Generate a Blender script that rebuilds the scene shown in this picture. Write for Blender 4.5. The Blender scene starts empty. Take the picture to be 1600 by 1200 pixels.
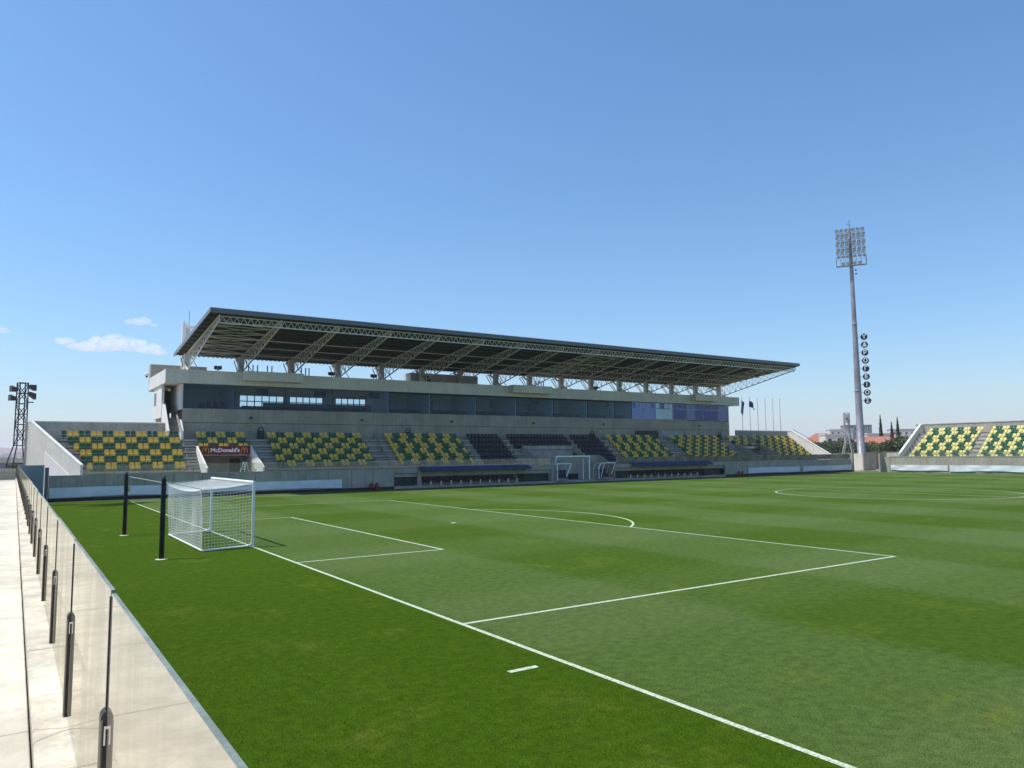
import bpy, math, random
import numpy as np
from mathutils import Vector, Matrix, noise

HAZE = 1.6e-4
random.seed(7)
rng = np.random.default_rng(7)
sc = bpy.context.scene
col = sc.collection
R = math.radians

# ------------------------------------------------------------------ camera
CAM = Vector((-7.945, -33.849, 3.525))
YAW, PITCH, ROLL = 0.5901, 0.0937, -0.01011
f = Vector((math.sin(YAW)*math.cos(PITCH), math.cos(YAW)*math.cos(PITCH), math.sin(PITCH)))
r = Vector((math.cos(YAW), -math.sin(YAW), 0)); u = r.cross(f)
r2 = r*math.cos(ROLL)+u*math.sin(ROLL); u2 = -r*math.sin(ROLL)+u*math.cos(ROLL)
cd = bpy.data.cameras.new('camera'); cam = bpy.data.objects.new('camera', cd); col.objects.link(cam)
cam.matrix_world = Matrix(((r2.x, u2.x, -f.x, CAM.x), (r2.y, u2.y, -f.y, CAM.y), (r2.z, u2.z, -f.z, CAM.z), (0, 0, 0, 1)))
cd.sensor_fit = 'HORIZONTAL'; cd.sensor_width = 36; cd.lens = 36*1157.36/1600
cd.clip_start = 0.05; cd.clip_end = 30000
sc.camera = cam

# ------------------------------------------------------------------ sky and sun
SUN = Vector((-0.44, 0.235, 1.0)).normalized()
elev = math.asin(SUN.z)
w = bpy.data.worlds.new('World'); sc.world = w; w.use_nodes = True
nt = w.node_tree; nt.nodes.clear()
out = nt.nodes.new('ShaderNodeOutputWorld'); bg = nt.nodes.new('ShaderNodeBackground')
sky = nt.nodes.new('ShaderNodeTexSky'); sky.sky_type = 'NISHITA'; sky.sun_disc = False
sky.sun_elevation = elev; sky.sun_rotation = math.atan2(SUN.x, SUN.y)
sky.altitude = 0; sky.air_density = 1.2; sky.dust_density = 0.75; sky.ozone_density = 10
bg.inputs['Strength'].default_value = 0.128
hs = nt.nodes.new('ShaderNodeHueSaturation'); hs.inputs['Saturation'].default_value = 1.04; hs.inputs['Hue'].default_value = .4955
nt.links.new(sky.outputs[0], hs.inputs['Color']); nt.links.new(hs.outputs[0], bg.inputs[0]); nt.links.new(bg.outputs[0], out.inputs[0])
sd = bpy.data.lights.new('sun', 'SUN'); sd.energy = 3.9; sd.angle = R(0.53); sd.color = (1.0, 0.955, 0.88)
so = bpy.data.objects.new('sun', sd); col.objects.link(so); so.location = (-40, 20, 90)
so.rotation_euler = SUN.to_track_quat('Z', 'Y').to_euler()

vs = sc.view_settings; vs.view_transform = 'Standard'; vs.look = 'None'; vs.exposure = 0.40; vs.gamma = 1; vs.use_curve_mapping = False
cy = sc.cycles
cy.max_bounces = 8; cy.diffuse_bounces = 4; cy.glossy_bounces = 4; cy.transmission_bounces = 6; cy.transparent_max_bounces = 24
cy.volume_bounces = 4; cy.sample_clamp_indirect = 6
cy.use_denoising = True

# ------------------------------------------------------------------ materials
MATS = {}
def new_mat(name):
    m = bpy.data.materials.new(name); m.use_nodes = True
    MATS[name] = m
    return m, m.node_tree, m.node_tree.nodes['Principled BSDF']

def ramp(nt, a, b, c0, c1):
    n = nt.nodes.new('ShaderNodeMapRange'); n.interpolation_type = 'SMOOTHSTEP'
    n.inputs[1].default_value = a; n.inputs[2].default_value = b; n.inputs[3].default_value = c0; n.inputs[4].default_value = c1
    return n

def mix_rgb(nt, fac, a, b, blend='MIX'):
    n = nt.nodes.new('ShaderNodeMix'); n.data_type = 'RGBA'; n.blend_type = blend
    for s, v in ((n.inputs[0], fac), (n.inputs[6], a), (n.inputs[7], b)):
        if hasattr(v, 'is_linked') or hasattr(v, 'links'): nt.links.new(v, s)
        elif isinstance(v, (int, float)): s.default_value = v
        else: s.default_value = (*v, 1)
    return n.outputs[2]

def noise_tex(nt, vec, scale, detail=4, rough=0.55, dist=0.0):
    n = nt.nodes.new('ShaderNodeTexNoise'); n.inputs['Scale'].default_value = scale
    n.inputs['Detail'].default_value = detail; n.inputs['Roughness'].default_value = rough; n.inputs['Distortion'].default_value = dist
    nt.links.new(vec, n.inputs['Vector']); return n.outputs[0]

def plain(name, c, rough=0.6, metal=0.0, var=0.12, scale=1.5, bump=0.0, bscale=20, streak=0.0, spec=0.4, coat=0.0, stain=None, crack=False):
    m, nt, p = new_mat(name)
    tc = nt.nodes.new('ShaderNodeTexCoord'); v = tc.outputs['Object']
    n1 = noise_tex(nt, v, scale, 5); n2 = noise_tex(nt, v, scale*9, 3)
    f1 = ramp(nt, .3, .7, 1-var, 1+var*.6); nt.links.new(n1, f1.inputs[0])
    f2 = ramp(nt, .3, .7, 1-var*.5, 1+var*.4); nt.links.new(n2, f2.inputs[0])
    mul = nt.nodes.new('ShaderNodeMath'); mul.operation = 'MULTIPLY'
    nt.links.new(f1.outputs[0], mul.inputs[0]); nt.links.new(f2.outputs[0], mul.inputs[1])
    last = mul.outputs[0]
    if streak:
        mp = nt.nodes.new('ShaderNodeMapping'); mp.inputs['Scale'].default_value = (3.2, 3.2, .22); nt.links.new(v, mp.inputs[0])
        n3 = noise_tex(nt, mp.outputs[0], 1.0, 5, .6); f3 = ramp(nt, .42, .72, 1, 1-streak); nt.links.new(n3, f3.inputs[0])
        m2 = nt.nodes.new('ShaderNodeMath'); m2.operation = 'MULTIPLY'; nt.links.new(last, m2.inputs[0]); nt.links.new(f3.outputs[0], m2.inputs[1]); last = m2.outputs[0]
    vm = nt.nodes.new('ShaderNodeVectorMath'); vm.operation = 'SCALE'; vm.inputs[0].default_value = c; nt.links.new(last, vm.inputs['Scale'])
    outc = vm.outputs[0]
    if stain:      # patches and runs of dirt with outlines of their own
        ns = noise_tex(nt, v, .55, 8, .68, .8); rs = ramp(nt, .50, .70, 0, .75); nt.links.new(ns, rs.inputs[0]); outc = mix_rgb(nt, rs.outputs[0], outc, stain)
        nf = noise_tex(nt, v, 7, 5, .7); rf = ramp(nt, .60, .72, 0, .6); nt.links.new(nf, rf.inputs[0]); outc = mix_rgb(nt, rf.outputs[0], outc, stain)
    if crack:
        wv = nt.nodes.new('ShaderNodeTexVoronoi'); wv.feature = 'DISTANCE_TO_EDGE'; wv.inputs['Scale'].default_value = .45
        va = nt.nodes.new('ShaderNodeVectorMath'); va.operation = 'MULTIPLY_ADD'; va.inputs[1].default_value = (.45, .45, .45)
        tn = nt.nodes.new('ShaderNodeTexNoise'); tn.inputs['Scale'].default_value = 1.7; tn.inputs['Detail'].default_value = 6; nt.links.new(v, tn.inputs['Vector'])
        nt.links.new(tn.outputs['Color'], va.inputs[0]); nt.links.new(v, va.inputs[2]); nt.links.new(va.outputs[0], wv.inputs['Vector'])
        rc = ramp(nt, .0, .006, .75, 0); nt.links.new(wv.outputs['Distance'], rc.inputs[0]); outc = mix_rgb(nt, rc.outputs[0], outc, (.12, .10, .08))
    nt.links.new(outc, p.inputs['Base Color'])
    p.inputs['Roughness'].default_value = rough; p.inputs['Metallic'].default_value = metal
    p.inputs['Specular IOR Level'].default_value = spec; p.inputs['Coat Weight'].default_value = coat
    if bump:
        b = nt.nodes.new('ShaderNodeBump'); b.inputs['Strength'].default_value = bump; b.inputs['Distance'].default_value = .02
        nt.links.new(noise_tex(nt, v, bscale, 4), b.inputs['Height']); nt.links.new(b.outputs[0], p.inputs['Normal'])
    return m

concrete_bounce_lit = plain('concrete_bounce_lit', (.50, .46, .39), .85, var=.15, scale=.5, bump=.25, streak=.16)  # lighter warm copy: bounced light on the left wing wall put into the colour
concrete = plain('concrete', (.375, .35, .285), .85, var=.15, scale=.5, bump=.25, streak=.16)
concrete_step = plain('concrete_step', (.38, .36, .31), .88, var=.2, scale=.9, bump=.25)
walk_concrete = plain('walk_concrete', (.56, .525, .435), .88, var=.16, scale=.7, bump=.4, bscale=14, stain=(.40, .355, .28))
plinth_concrete = plain('plinth_concrete', (.52, .485, .40), .9, var=.24, scale=1.8, bump=.9, bscale=7, stain=(.34, .30, .23), crack=True)
render_white = plain('render_white', (.72, .71, .67), .7, var=.07, scale=.5, streak=.10)
render_grey = plain('render_grey', (.63, .615, .54), .75, var=.08, scale=.4, streak=.12)
white_paint = plain('white_paint', (.80, .80, .78), .45, var=.05)
white_line = plain('white_line', (.48, .54, .39), .9, var=.45, scale=22)
steel = plain('steel', (.62, .61, .55), .5, .0, var=.12, scale=2)
steel_dark = plain('steel_dark', (.05, .05, .055), .5, .2, var=.15)
steel_grey = plain('steel_grey', (.25, .25, .26), .42, .55, var=.1)
tower_grey = plain('tower_grey', (.40, .40, .41), .5, .2, var=.12, scale=2)
galv = plain('galv', (.30, .29, .31), .48, .35, var=.2, scale=1.2, streak=.15)
post_metal = plain('post_metal', (.055, .05, .047), .4, .6, var=.2, scale=6)
post_light = plain('post_light', (.17, .15, .145), .36, .65, var=.15, scale=6)
chrome = plain('chrome', (.75, .75, .76), .18, 1.0, var=.05)
black = plain('black', (.012, .012, .013), .6, var=.3)
dark_fascia = plain('dark_fascia', (.12, .145, .17), .5, var=.1)
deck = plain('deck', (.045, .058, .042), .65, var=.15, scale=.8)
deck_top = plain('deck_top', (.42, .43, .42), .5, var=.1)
seat_y = plain('seat_y', (.76, .49, .06), .42, var=.09, scale=3, spec=.5)
seat_g = plain('seat_g', (.008, .105, .05), .5, var=.12, scale=3, spec=.5)
seat_faded_lit = plain('seat_faded_lit', (.80, .70, .26), .5, var=.08, scale=3)  # yellow copy: faded plastic plus strong sunlight put into the colour
seat_k = plain('seat_k', (.012, .012, .022), .5, var=.2, scale=3)
purple_seat = plain('purple_seat', (.022, .014, .03), .5, var=.2, scale=3)
blue_sheet = plain('blue_sheet', (.025, .05, .16), .45, var=.12)
blue_panel = plain('blue_panel', (.19, .255, .285), .45, var=.05, scale=.6)
cloth_m = plain('cloth_m', (.70, .74, .78), .8, var=.06, scale=1.2)
red_sign = plain('red_sign', (.16, .007, .014), .45, var=.06)
red_paint = plain('red_paint', (.22, .008, .015), .4, var=.1)
sign_yellow = plain('sign_yellow', (.72, .42, .05), .5, var=.04)
navy = plain('navy', (.010, .010, .035), .4, var=.1)
navy_cloth = plain('navy_cloth', (.016, .016, .12), .8, var=.15)
door_dark = plain('door_dark', (.025, .03, .03), .5, var=.15)
door_grey = plain('door_grey', (.34, .38, .37), .6, var=.08)
room_wall = plain('room_wall', (.58, .64, .70), .8, var=.07)
room_dark = plain('room_dark', (.10, .12, .14), .8, var=.1)
brown_room = plain('brown_room', (.50, .48, .44), .8, var=.15)
yellow_strip = plain('yellow_strip', (.45, .38, .03), .6, var=.1)
green_bin_m = plain('green_bin_m', (.006, .035, .025), .5, var=.1)
rope_m = plain('rope_m', (.72, .72, .68), .8, var=.05)
net_m = plain('net_m', (.76, .78, .76), .8, var=.05)
goal_white = plain('goal_white', (.78, .80, .80), .35, var=.04)
brown_wall = plain('brown_wall', (.36, .24, .15), .85, var=.15)
roof_tile = plain('roof_tile', (.37, .155, .095), .85, var=.2, scale=1.2, bump=.3)
house_white = plain('house_white', (.60, .56, .50), .85, var=.06)
house_cream = plain('house_cream', (.60, .53, .42), .85, var=.08)
house_grey = plain('house_grey', (.20, .22, .24), .8, var=.1)
window_dark = plain('window_dark', (.03, .035, .045), .15, var=.1)
bark = plain('bark', (.10, .075, .055), .9, var=.25, scale=4, bump=.5)
dry_ground = plain('dry_ground', (.30, .235, .165), .95, var=.25, scale=.06)
gravel_m = plain('gravel_m', (.055, .06, .055), .95, var=.3, scale=2)
hill_m = plain('hill_m', (.25, .19, .15), .95, var=.35, scale=.004)
lens_glass = plain('lens_glass', (.50, .53, .58), .35, .2, var=.1)
blind_a = plain('blind_a', (.10, .17, .38), .35, var=.07)
blind_b = plain('blind_b', (.055, .085, .26), .35, var=.08)
blind_c = plain('blind_c', (.24, .42, .50), .4, var=.05)
mullion_m = plain('mullion_m', (.32, .38, .52), .4, var=.05)

def leaf_mat(name, c, c2):
    m, nt, p = new_mat(name)
    g = nt.nodes.new('ShaderNodeNewGeometry')
    f1 = ramp(nt, 0, 1, 0, 1); nt.links.new(g.outputs['Random Per Island'], f1.inputs[0])
    nt.links.new(mix_rgb(nt, f1.outputs[0], c, c2), p.inputs['Base Color'])
    p.inputs['Roughness'].default_value = .7; p.inputs['Specular IOR Level'].default_value = .25
    return m
leaf_olive = leaf_mat('leaf_olive', (.045, .06, .022), (.12, .13, .06))
leaf_green = leaf_mat('leaf_green', (.03, .055, .018), (.085, .115, .04))
leaf_cyp = leaf_mat('leaf_cyp', (.016, .026, .014), (.04, .055, .028))

def glass_mat(name, tint, dirt_glare=0.0, ior=1.5, rough=.0, dirt_glare_col=(.6, .58, .5), refl=(1, 1, 1), base=0.0):
    m = bpy.data.materials.new(name); m.use_nodes = True; nt = m.node_tree; nt.nodes.clear(); MATS[name] = m
    o = nt.nodes.new('ShaderNodeOutputMaterial'); fr = nt.nodes.new('ShaderNodeFresnel'); fr.inputs[0].default_value = ior
    t = nt.nodes.new('ShaderNodeBsdfTransparent'); t.inputs[0].default_value = (*tint, 1)
    g = nt.nodes.new('ShaderNodeBsdfGlossy'); g.inputs['Roughness'].default_value = rough; g.inputs[0].default_value = (*refl, 1)
    mx = nt.nodes.new('ShaderNodeMixShader')
    fa = nt.nodes.new('ShaderNodeMath'); fa.operation = 'ADD'; fa.use_clamp = True; fa.inputs[1].default_value = base; nt.links.new(fr.outputs[0], fa.inputs[0])
    nt.links.new(fa.outputs[0], mx.inputs[0]); nt.links.new(t.outputs[0], mx.inputs[1]); nt.links.new(g.outputs[0], mx.inputs[2])
    last = mx.outputs[0]
    if dirt_glare:
        tc = nt.nodes.new('ShaderNodeTexCoord'); mp = nt.nodes.new('ShaderNodeMapping'); mp.inputs['Scale'].default_value = (1, 2.6, .55)
        mp.inputs['Rotation'].default_value = (R(28), 0, 0)  # slanted patches: dirt, with the reflection of terrace steps painted in
        nt.links.new(tc.outputs['Object'], mp.inputs[0])
        n = noise_tex(nt, mp.outputs[0], .9, 3, .45, .3); rr = ramp(nt, .38, .68, dirt_glare*.55, dirt_glare*1.4); nt.links.new(n, rr.inputs[0])
        d = nt.nodes.new('ShaderNodeBsdfDiffuse'); d.inputs[0].default_value = (*dirt_glare_col, 1)
        m2 = nt.nodes.new('ShaderNodeMixShader'); nt.links.new(rr.outputs[0], m2.inputs[0]); nt.links.new(last, m2.inputs[1]); nt.links.new(d.outputs[0], m2.inputs[2])
        last = m2.outputs[0]
    nt.links.new(last, o.inputs[0]); return m
glass_barrier = glass_mat('glass_barrier', (.90, .95, .91), dirt_glare=.36, ior=1.52, dirt_glare_col=(.44, .41, .33), refl=(.86, .83, .75))  # beige layer is part dirt, part painted reflection of the concrete
glass_guard = glass_mat('glass_guard', (.90, .95, .92), dirt_glare=.10)
glass_room = glass_mat('glass_room', (.80, .88, .93), dirt_glare=.0, ior=1.26, refl=(.6, .75, .9))
glass_blue = glass_mat('glass_blue', (.62, .74, .92), ior=1.4, refl=(.22, .29, .50), base=.30)
glass_cyan = glass_mat('glass_cyan', (.62, .74, .92), ior=1.4, refl=(.33, .50, .58), base=.40)
glass_deep = glass_mat('glass_deep', (.62, .74, .92), ior=1.4, refl=(.15, .19, .42), base=.26)
glass_edge = plain('glass_edge', (.20, .24, .21), .55, var=.25, scale=5, spec=.2)

# grass: mown chequer of light and dark stripes inside the lines
def grass_mat():
    m, nt, p = new_mat('grass')
    L = nt.links
    tc = nt.nodes.new('ShaderNodeTexCoord'); v = tc.outputs['Object']
    sep = nt.nodes.new('ShaderNodeSeparateXYZ'); L.new(v, sep.inputs[0])
    wob = noise_tex(nt, v, .35, 4)
    def math_n(op, a, b=None, c=None):
        n = nt.nodes.new('ShaderNodeMath'); n.operation = op
        for i, s in enumerate((a, b, c)):
            if s is None: continue
            if isinstance(s, (int, float)): n.inputs[i].default_value = s
            else: L.new(s, n.inputs[i])
        return n.outputs[0]
    def stripe(axis, width, off, soft, w=0.9):
        a = math_n('ADD', axis, math_n('MULTIPLY', math_n('SUBTRACT', wob, .5), w))
        s = math_n('SINE', math_n('MULTIPLY', math_n('ADD', a, off), math.pi/width))
        rr = ramp(nt, -soft, soft, 0, 1); L.new(s, rr.inputs[0]); return rr.outputs[0]
    sx = stripe(sep.outputs[0], 5.5, 0, .30); sy = stripe(sep.outputs[1], 5.5, 1.0, .45)
    chk = math_n('ADD', math_n('ADD', math_n('MULTIPLY', sx, .50), math_n('MULTIPLY', sy, .30)), .15)
    inside = ramp(nt, -.02, .02, 0, 1); L.new(sep.outputs[0], inside.inputs[0])
    val = math_n('MULTIPLY', chk, inside.outputs[0])
    base = mix_rgb(nt, inside.outputs[0], (.049, .094, .005), (.050, .099, .006))
    c = mix_rgb(nt, val, base, (.092, .138, .040))
    # pale worn patches, mottling, fine blades
    n1 = noise_tex(nt, v, .42, 8, .72, .5); r1 = ramp(nt, .52, .74, 0, .55); L.new(n1, r1.inputs[0])
    c = mix_rgb(nt, r1.outputs[0], c, (.130, .158, .022))
    n2 = noise_tex(nt, v, 5, 5, .6); r2_ = ramp(nt, .25, .75, .80, 1.2); L.new(n2, r2_.inputs[0])
    mp = nt.nodes.new('ShaderNodeMapping'); mp.inputs['Scale'].default_value = (1, 1.6, 1); L.new(v, mp.inputs[0])
    n3 = noise_tex(nt, mp.outputs[0], 34, 4, .7); r3 = ramp(nt, .3, .7, .52, 1.48); L.new(n3, r3.inputs[0])
    n4 = noise_tex(nt, mp.outputs[0], 110, 2, .7); r4 = ramp(nt, .3, .7, .55, 1.45); L.new(n4, r4.inputs[0])
    k = math_n('MULTIPLY', math_n('MULTIPLY', r2_.outputs[0], r3.outputs[0]), r4.outputs[0])
    vm = nt.nodes.new('ShaderNodeVectorMath'); vm.operation = 'SCALE'; L.new(c, vm.inputs[0]); L.new(k, vm.inputs['Scale'])
    L.new(vm.outputs[0], p.inputs['Base Color'])
    p.inputs['Roughness'].default_value = .9; p.inputs['Specular IOR Level'].default_value = .02
    b = nt.nodes.new('ShaderNodeBump'); b.inputs['Strength'].default_value = .55; b.inputs['Distance'].default_value = .03
    L.new(math_n('ADD', n3, n4), b.inputs['Height']); L.new(b.outputs[0], p.inputs['Normal'])
    return m
grass_m = grass_mat()

# ------------------------------------------------------------------ mesh helpers
ORI = {}
class MB:
    def __init__(s): s.v = []; s.f = []; s.m = []; s.sm = []
    def add(s, vs, fs, mi=0, smooth=False):
        o = len(s.v); s.v += [tuple(q) for q in vs]
        for q in fs: s.f.append(tuple(i+o for i in q)); s.m.append(mi); s.sm.append(smooth)
    def box(s, x0, x1, y0, y1, z0, z1, mi=0):
        s.add([(x0,y0,z0),(x1,y0,z0),(x1,y1,z0),(x0,y1,z0),(x0,y0,z1),(x1,y0,z1),(x1,y1,z1),(x0,y1,z1)],
              [(0,3,2,1),(4,5,6,7),(0,1,5,4),(1,2,6,5),(2,3,7,6),(3,0,4,7)], mi)
        return s
    def bevbox(s, x0, x1, y0, y1, z0, z1, b=.02, mi=0):
        # box with chamfered vertical and top edges
        def ring(d, z): return [(x0+d,y0,z),(x1-d,y0,z),(x1,y0+d,z),(x1,y1-d,z),(x1-d,y1,z),(x0+d,y1,z),(x0,y1-d,z),(x0,y0+d,z)]
        a = ring(b, z0); c = ring(b, z1-b)
        t = [(x0+2*b if q[0] < (x0+x1)/2 else x1-2*b, y0+b if q[1] < (y0+y1)/2 else y1-b, z1) for q in c]
        t = [(x0+b*1.5,y0+b,z1),(x1-b*1.5,y0+b,z1),(x1-b,y0+b*1.5,z1),(x1-b,y1-b*1.5,z1),(x1-b*1.5,y1-b,z1),(x0+b*1.5,y1-b,z1),(x0+b,y1-b*1.5,z1),(x0+b,y0+b*1.5,z1)]
        vs = a+c+t; fs = [tuple(range(7,-1,-1)), tuple(range(16,24))]
        for k in (0, 8):
            for i in range(8): j = (i+1) % 8; fs.append((k+i,k+j,k+8+j,k+8+i))
        s.add(vs, fs, mi); return s
    def prism_x(s, x0, x1, poly, mi=0):   # poly in (y,z)
        n = len(poly); s.add([(x0,a,b) for a,b in poly]+[(x1,a,b) for a,b in poly],
            [tuple(range(n)), tuple(range(2*n-1,n-1,-1))]+[(i,(i+1)%n,n+(i+1)%n,n+i)[::-1] for i in range(n)], mi); return s
    def prism_y(s, y0, y1, poly, mi=0):   # poly in (x,z)
        n = len(poly); s.add([(a,y0,b) for a,b in poly]+[(a,y1,b) for a,b in poly],
            [tuple(range(n)), tuple(range(2*n-1,n-1,-1))]+[(i,(i+1)%n,n+(i+1)%n,n+i)[::-1] for i in range(n)], mi); return s
    def prism_z(s, z0, z1, poly, mi=0):   # poly in (x,y)
        n = len(poly); s.add([(a,b,z0) for a,b in poly]+[(a,b,z1) for a,b in poly],
            [tuple(range(n-1,-1,-1)), tuple(range(n,2*n))]+[(i,(i+1)%n,n+(i+1)%n,n+i) for i in range(n)], mi); return s
    def tube(s, p, q, r0, r1=None, n=6, mi=0, caps=True, smooth=True):
        p = Vector(p); q = Vector(q); r1 = r0 if r1 is None else r1
        d = (q-p)
        if d.length < 1e-6: return s
        d.normalize(); a = d.orthogonal().normalized(); b = d.cross(a)
        vs = []
        for c, rr in ((p, r0), (q, r1)):
            for i in range(n):
                t = 2*math.pi*i/n; vs.append(c+(a*math.cos(t)+b*math.sin(t))*rr)
        s.add(vs, [(i,(i+1)%n,n+(i+1)%n,n+i) for i in range(n)], mi, smooth)
        if caps: s.add(vs, [tuple(range(n-1,-1,-1)), tuple(range(n,2*n))], mi)
        return s
    def bar(s, p, q, w=.1, mi=0): return s.tube(p, q, w*.62, n=4, mi=mi, smooth=False)
    def poly(s, pts, r, n=6, mi=0):
        for a, b in zip(pts, pts[1:]): s.tube(a, b, r, n=n, mi=mi)
        return s
    def lathe(s, c, prof, n=16, mi=0, smooth=True):   # prof (radius, z)
        c = Vector(c); vs = []
        for rr, z in prof:
            for i in range(n): t = 2*math.pi*i/n; vs.append((c.x+rr*math.cos(t), c.y+rr*math.sin(t), c.z+z))
        fs = []
        for k in range(len(prof)-1):
            for i in range(n): fs.append((k*n+i,k*n+(i+1)%n,(k+1)*n+(i+1)%n,(k+1)*n+i))
        s.add(vs, fs, mi, smooth); s.add(vs, [tuple(range(n-1,-1,-1)), tuple(range((len(prof)-1)*n, len(prof)*n))], mi); return s
    def xform(s, M): s.v = [tuple(M @ Vector(q)) for q in s.v]; return s
    def mesh(s, name, mats):
        me = bpy.data.meshes.new(name); me.from_pydata(s.v, [], s.f)
        for m in (mats if isinstance(mats, (list, tuple)) else [mats]): me.materials.append(m)
        me.polygons.foreach_set('material_index', s.m); me.polygons.foreach_set('use_smooth', s.sm); me.update(); return me
    def build(s, name, mats, parent=None, origin=None, **kw):
        if origin is None:
            origin = ORI[parent.name] if parent else Vector(np.mean(np.array(s.v), axis=0) if s.v else (0,0,0))
            if not parent: origin.z = min(q[2] for q in s.v)
        origin = Vector(origin)
        s.v = [(a-origin.x, b-origin.y, c-origin.z) for a, b, c in s.v]
        return put(name, s.mesh(name, mats), origin, parent, **kw)

def put(name, data, loc, parent=None, rot=None, label=None, cat=None, group=None, kind=None):
    o = bpy.data.objects.new(name, data); col.objects.link(o); loc = Vector(loc); ORI[o.name] = loc
    if parent: o.parent = parent; o.location = loc-ORI[parent.name]
    else: o.location = loc
    if rot: o.rotation_euler = rot
    for k, val in (('label', label), ('category', cat), ('group', group), ('kind', kind)):
        if val: o[k] = val
    return o
def thing(name, loc, label, cat, group=None): return put(name, None, loc, None, None, label, cat, group)
def structure(name, mb, mats, origin=(0, 0, 0)): return mb.build(name, mats, None, origin, kind='structure')

def text_obj(name, body, size, M, mat, parent, bold=.0, depth=.02, sx=1.0):
    c = bpy.data.curves.new('t', 'FONT'); c.body = body; c.size = size; c.extrude = depth/2; c.offset = bold; c.resolution_u = 3
    c.align_x = 'CENTER'; c.align_y = 'CENTER'
    o = bpy.data.objects.new('t', c); col.objects.link(o)
    dg = bpy.context.evaluated_depsgraph_get(); me = bpy.data.meshes.new_from_object(o.evaluated_get(dg))
    bpy.data.objects.remove(o); bpy.data.curves.remove(c)
    L = ORI[parent.name] if parent else Vector()
    me.transform(Matrix.Translation(-L) @ M @ Matrix.Scale(sx, 4, (1, 0, 0))); me.materials.clear(); me.materials.append(mat); me.name = name
    return put(name, me, L, parent)

ORDN = ['first','second','third','fourth','fifth','sixth','seventh','eighth','ninth','tenth','eleventh','twelfth','thirteenth','fourteenth','fifteenth','sixteenth','seventeenth','eighteenth','nineteenth','twentieth','twenty-first','twenty-second','twenty-third','twenty-fourth','twenty-fifth','twenty-sixth','twenty-seventh']

# ------------------------------------------------------------------ ground
def grid_sheet(x0, x1, y0, y1, nx, ny, zf):
    mb = MB(); vs = [(x0+(x1-x0)*i/nx, y0+(y1-y0)*j/ny, 0) for j in range(ny+1) for i in range(nx+1)]
    vs = [(a, b, zf(a, b)) for a, b, _ in vs]
    mb.add(vs, [(j*(nx+1)+i, j*(nx+1)+i+1, (j+1)*(nx+1)+i+1, (j+1)*(nx+1)+i) for j in range(ny) for i in range(nx)], 0, True)
    return mb
def terrain_z(x, y):
    d = math.hypot(x-50, y)
    if d < 170: return -.06
    t = min(1, (d-170)/1500)
    a = -.06 + t*t*3 + 2.0*noise.noise((x*.003, y*.003, 0))*t
    return a
structure('ground', grid_sheet(-9000, 9000, -9000, 9000, 180, 180, lambda x, y: min(-.06, -.06) if math.hypot(x-50, y) < 400 else -.06+1.0*noise.noise((x*.001, y*.001, 3))*min(1, (math.hypot(x-50, y)-400)/600)), dry_ground)
m = MB(); m.add([(-7.44,-70,0),(107.95,-70,0),(107.95,33.2,0),(-7.44,33.2,0)], [(0,1,2,3)])
structure('pitch', m, grass_m)
m = MB(); m.add([(-7.44,33.2,.004),(112,33.2,.004),(112,37.05,.004),(-7.44,37.05,.004)], [(0,1,2,3)])
structure('perimeter_track', m, [grass_m])
m = MB(); m.add([(-7.44,35.9,.008),(107,35.9,.008),(107,37.05,.008),(-7.44,37.05,.008)], [(0,1,2,3)])
structure('drainage_strip', m, gravel_m)

# standing blades close to the camera
def blades():
    N = 900000
    x = rng.uniform(-7.3, 20, N); y = rng.uniform(-31.5, -8, N)
    d = np.hypot(x-CAM.x, y-CAM.y); keep = rng.random(N) < np.clip((25-d)/15, 0, 1)
    line = ((np.abs(x+.06) < .075) | ((np.abs(y+23.51) < .07) & (x > -1.16) & (x < -.55)) | ((np.abs(y+20.1) < .075) & (x > 0)))
    keep &= ~(line & (rng.random(N) < .93))
    fw = np.array([f.x, f.y]); fw /= np.linalg.norm(fw); ang = np.arctan2((x-CAM.x)*fw[1]-(y-CAM.y)*fw[0], (x-CAM.x)*fw[0]+(y-CAM.y)*fw[1])
    keep &= np.abs(ang) < .72
    x = x[keep]; y = y[keep]; n = len(x)
    h = rng.uniform(.008, .024, n)*(1-.35*(x > 0)); a = rng.uniform(0, 2*np.pi, n); wd = rng.uniform(.0018, .0036, n)
    lx = rng.normal(0, .010, n); ly = rng.normal(0, .010, n)
    v = np.empty((n, 3, 3)); v[:, 0] = np.stack([x-np.cos(a)*wd, y-np.sin(a)*wd, np.full(n, .001)], -1)
    v[:, 1] = np.stack([x+np.cos(a)*wd, y+np.sin(a)*wd, np.full(n, .001)], -1); v[:, 2] = np.stack([x+lx, y+ly, h], -1)
    me = bpy.data.meshes.new('grass_blades'); me.vertices.add(3*n); me.vertices.foreach_set('co', v.ravel())
    me.loops.add(3*n); me.loops.foreach_set('vertex_index', np.arange(3*n, dtype=np.int32))
    me.polygons.add(n); me.polygons.foreach_set('loop_start', np.arange(0, 3*n, 3, dtype=np.int32)); me.polygons.foreach_set('loop_total', np.full(n, 3, dtype=np.int32))
    me.update(); me.validate(); me.materials.append(grass_m); return me
put('grass_blades', blades(), (0, 0, 0), kind='stuff')

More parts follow.
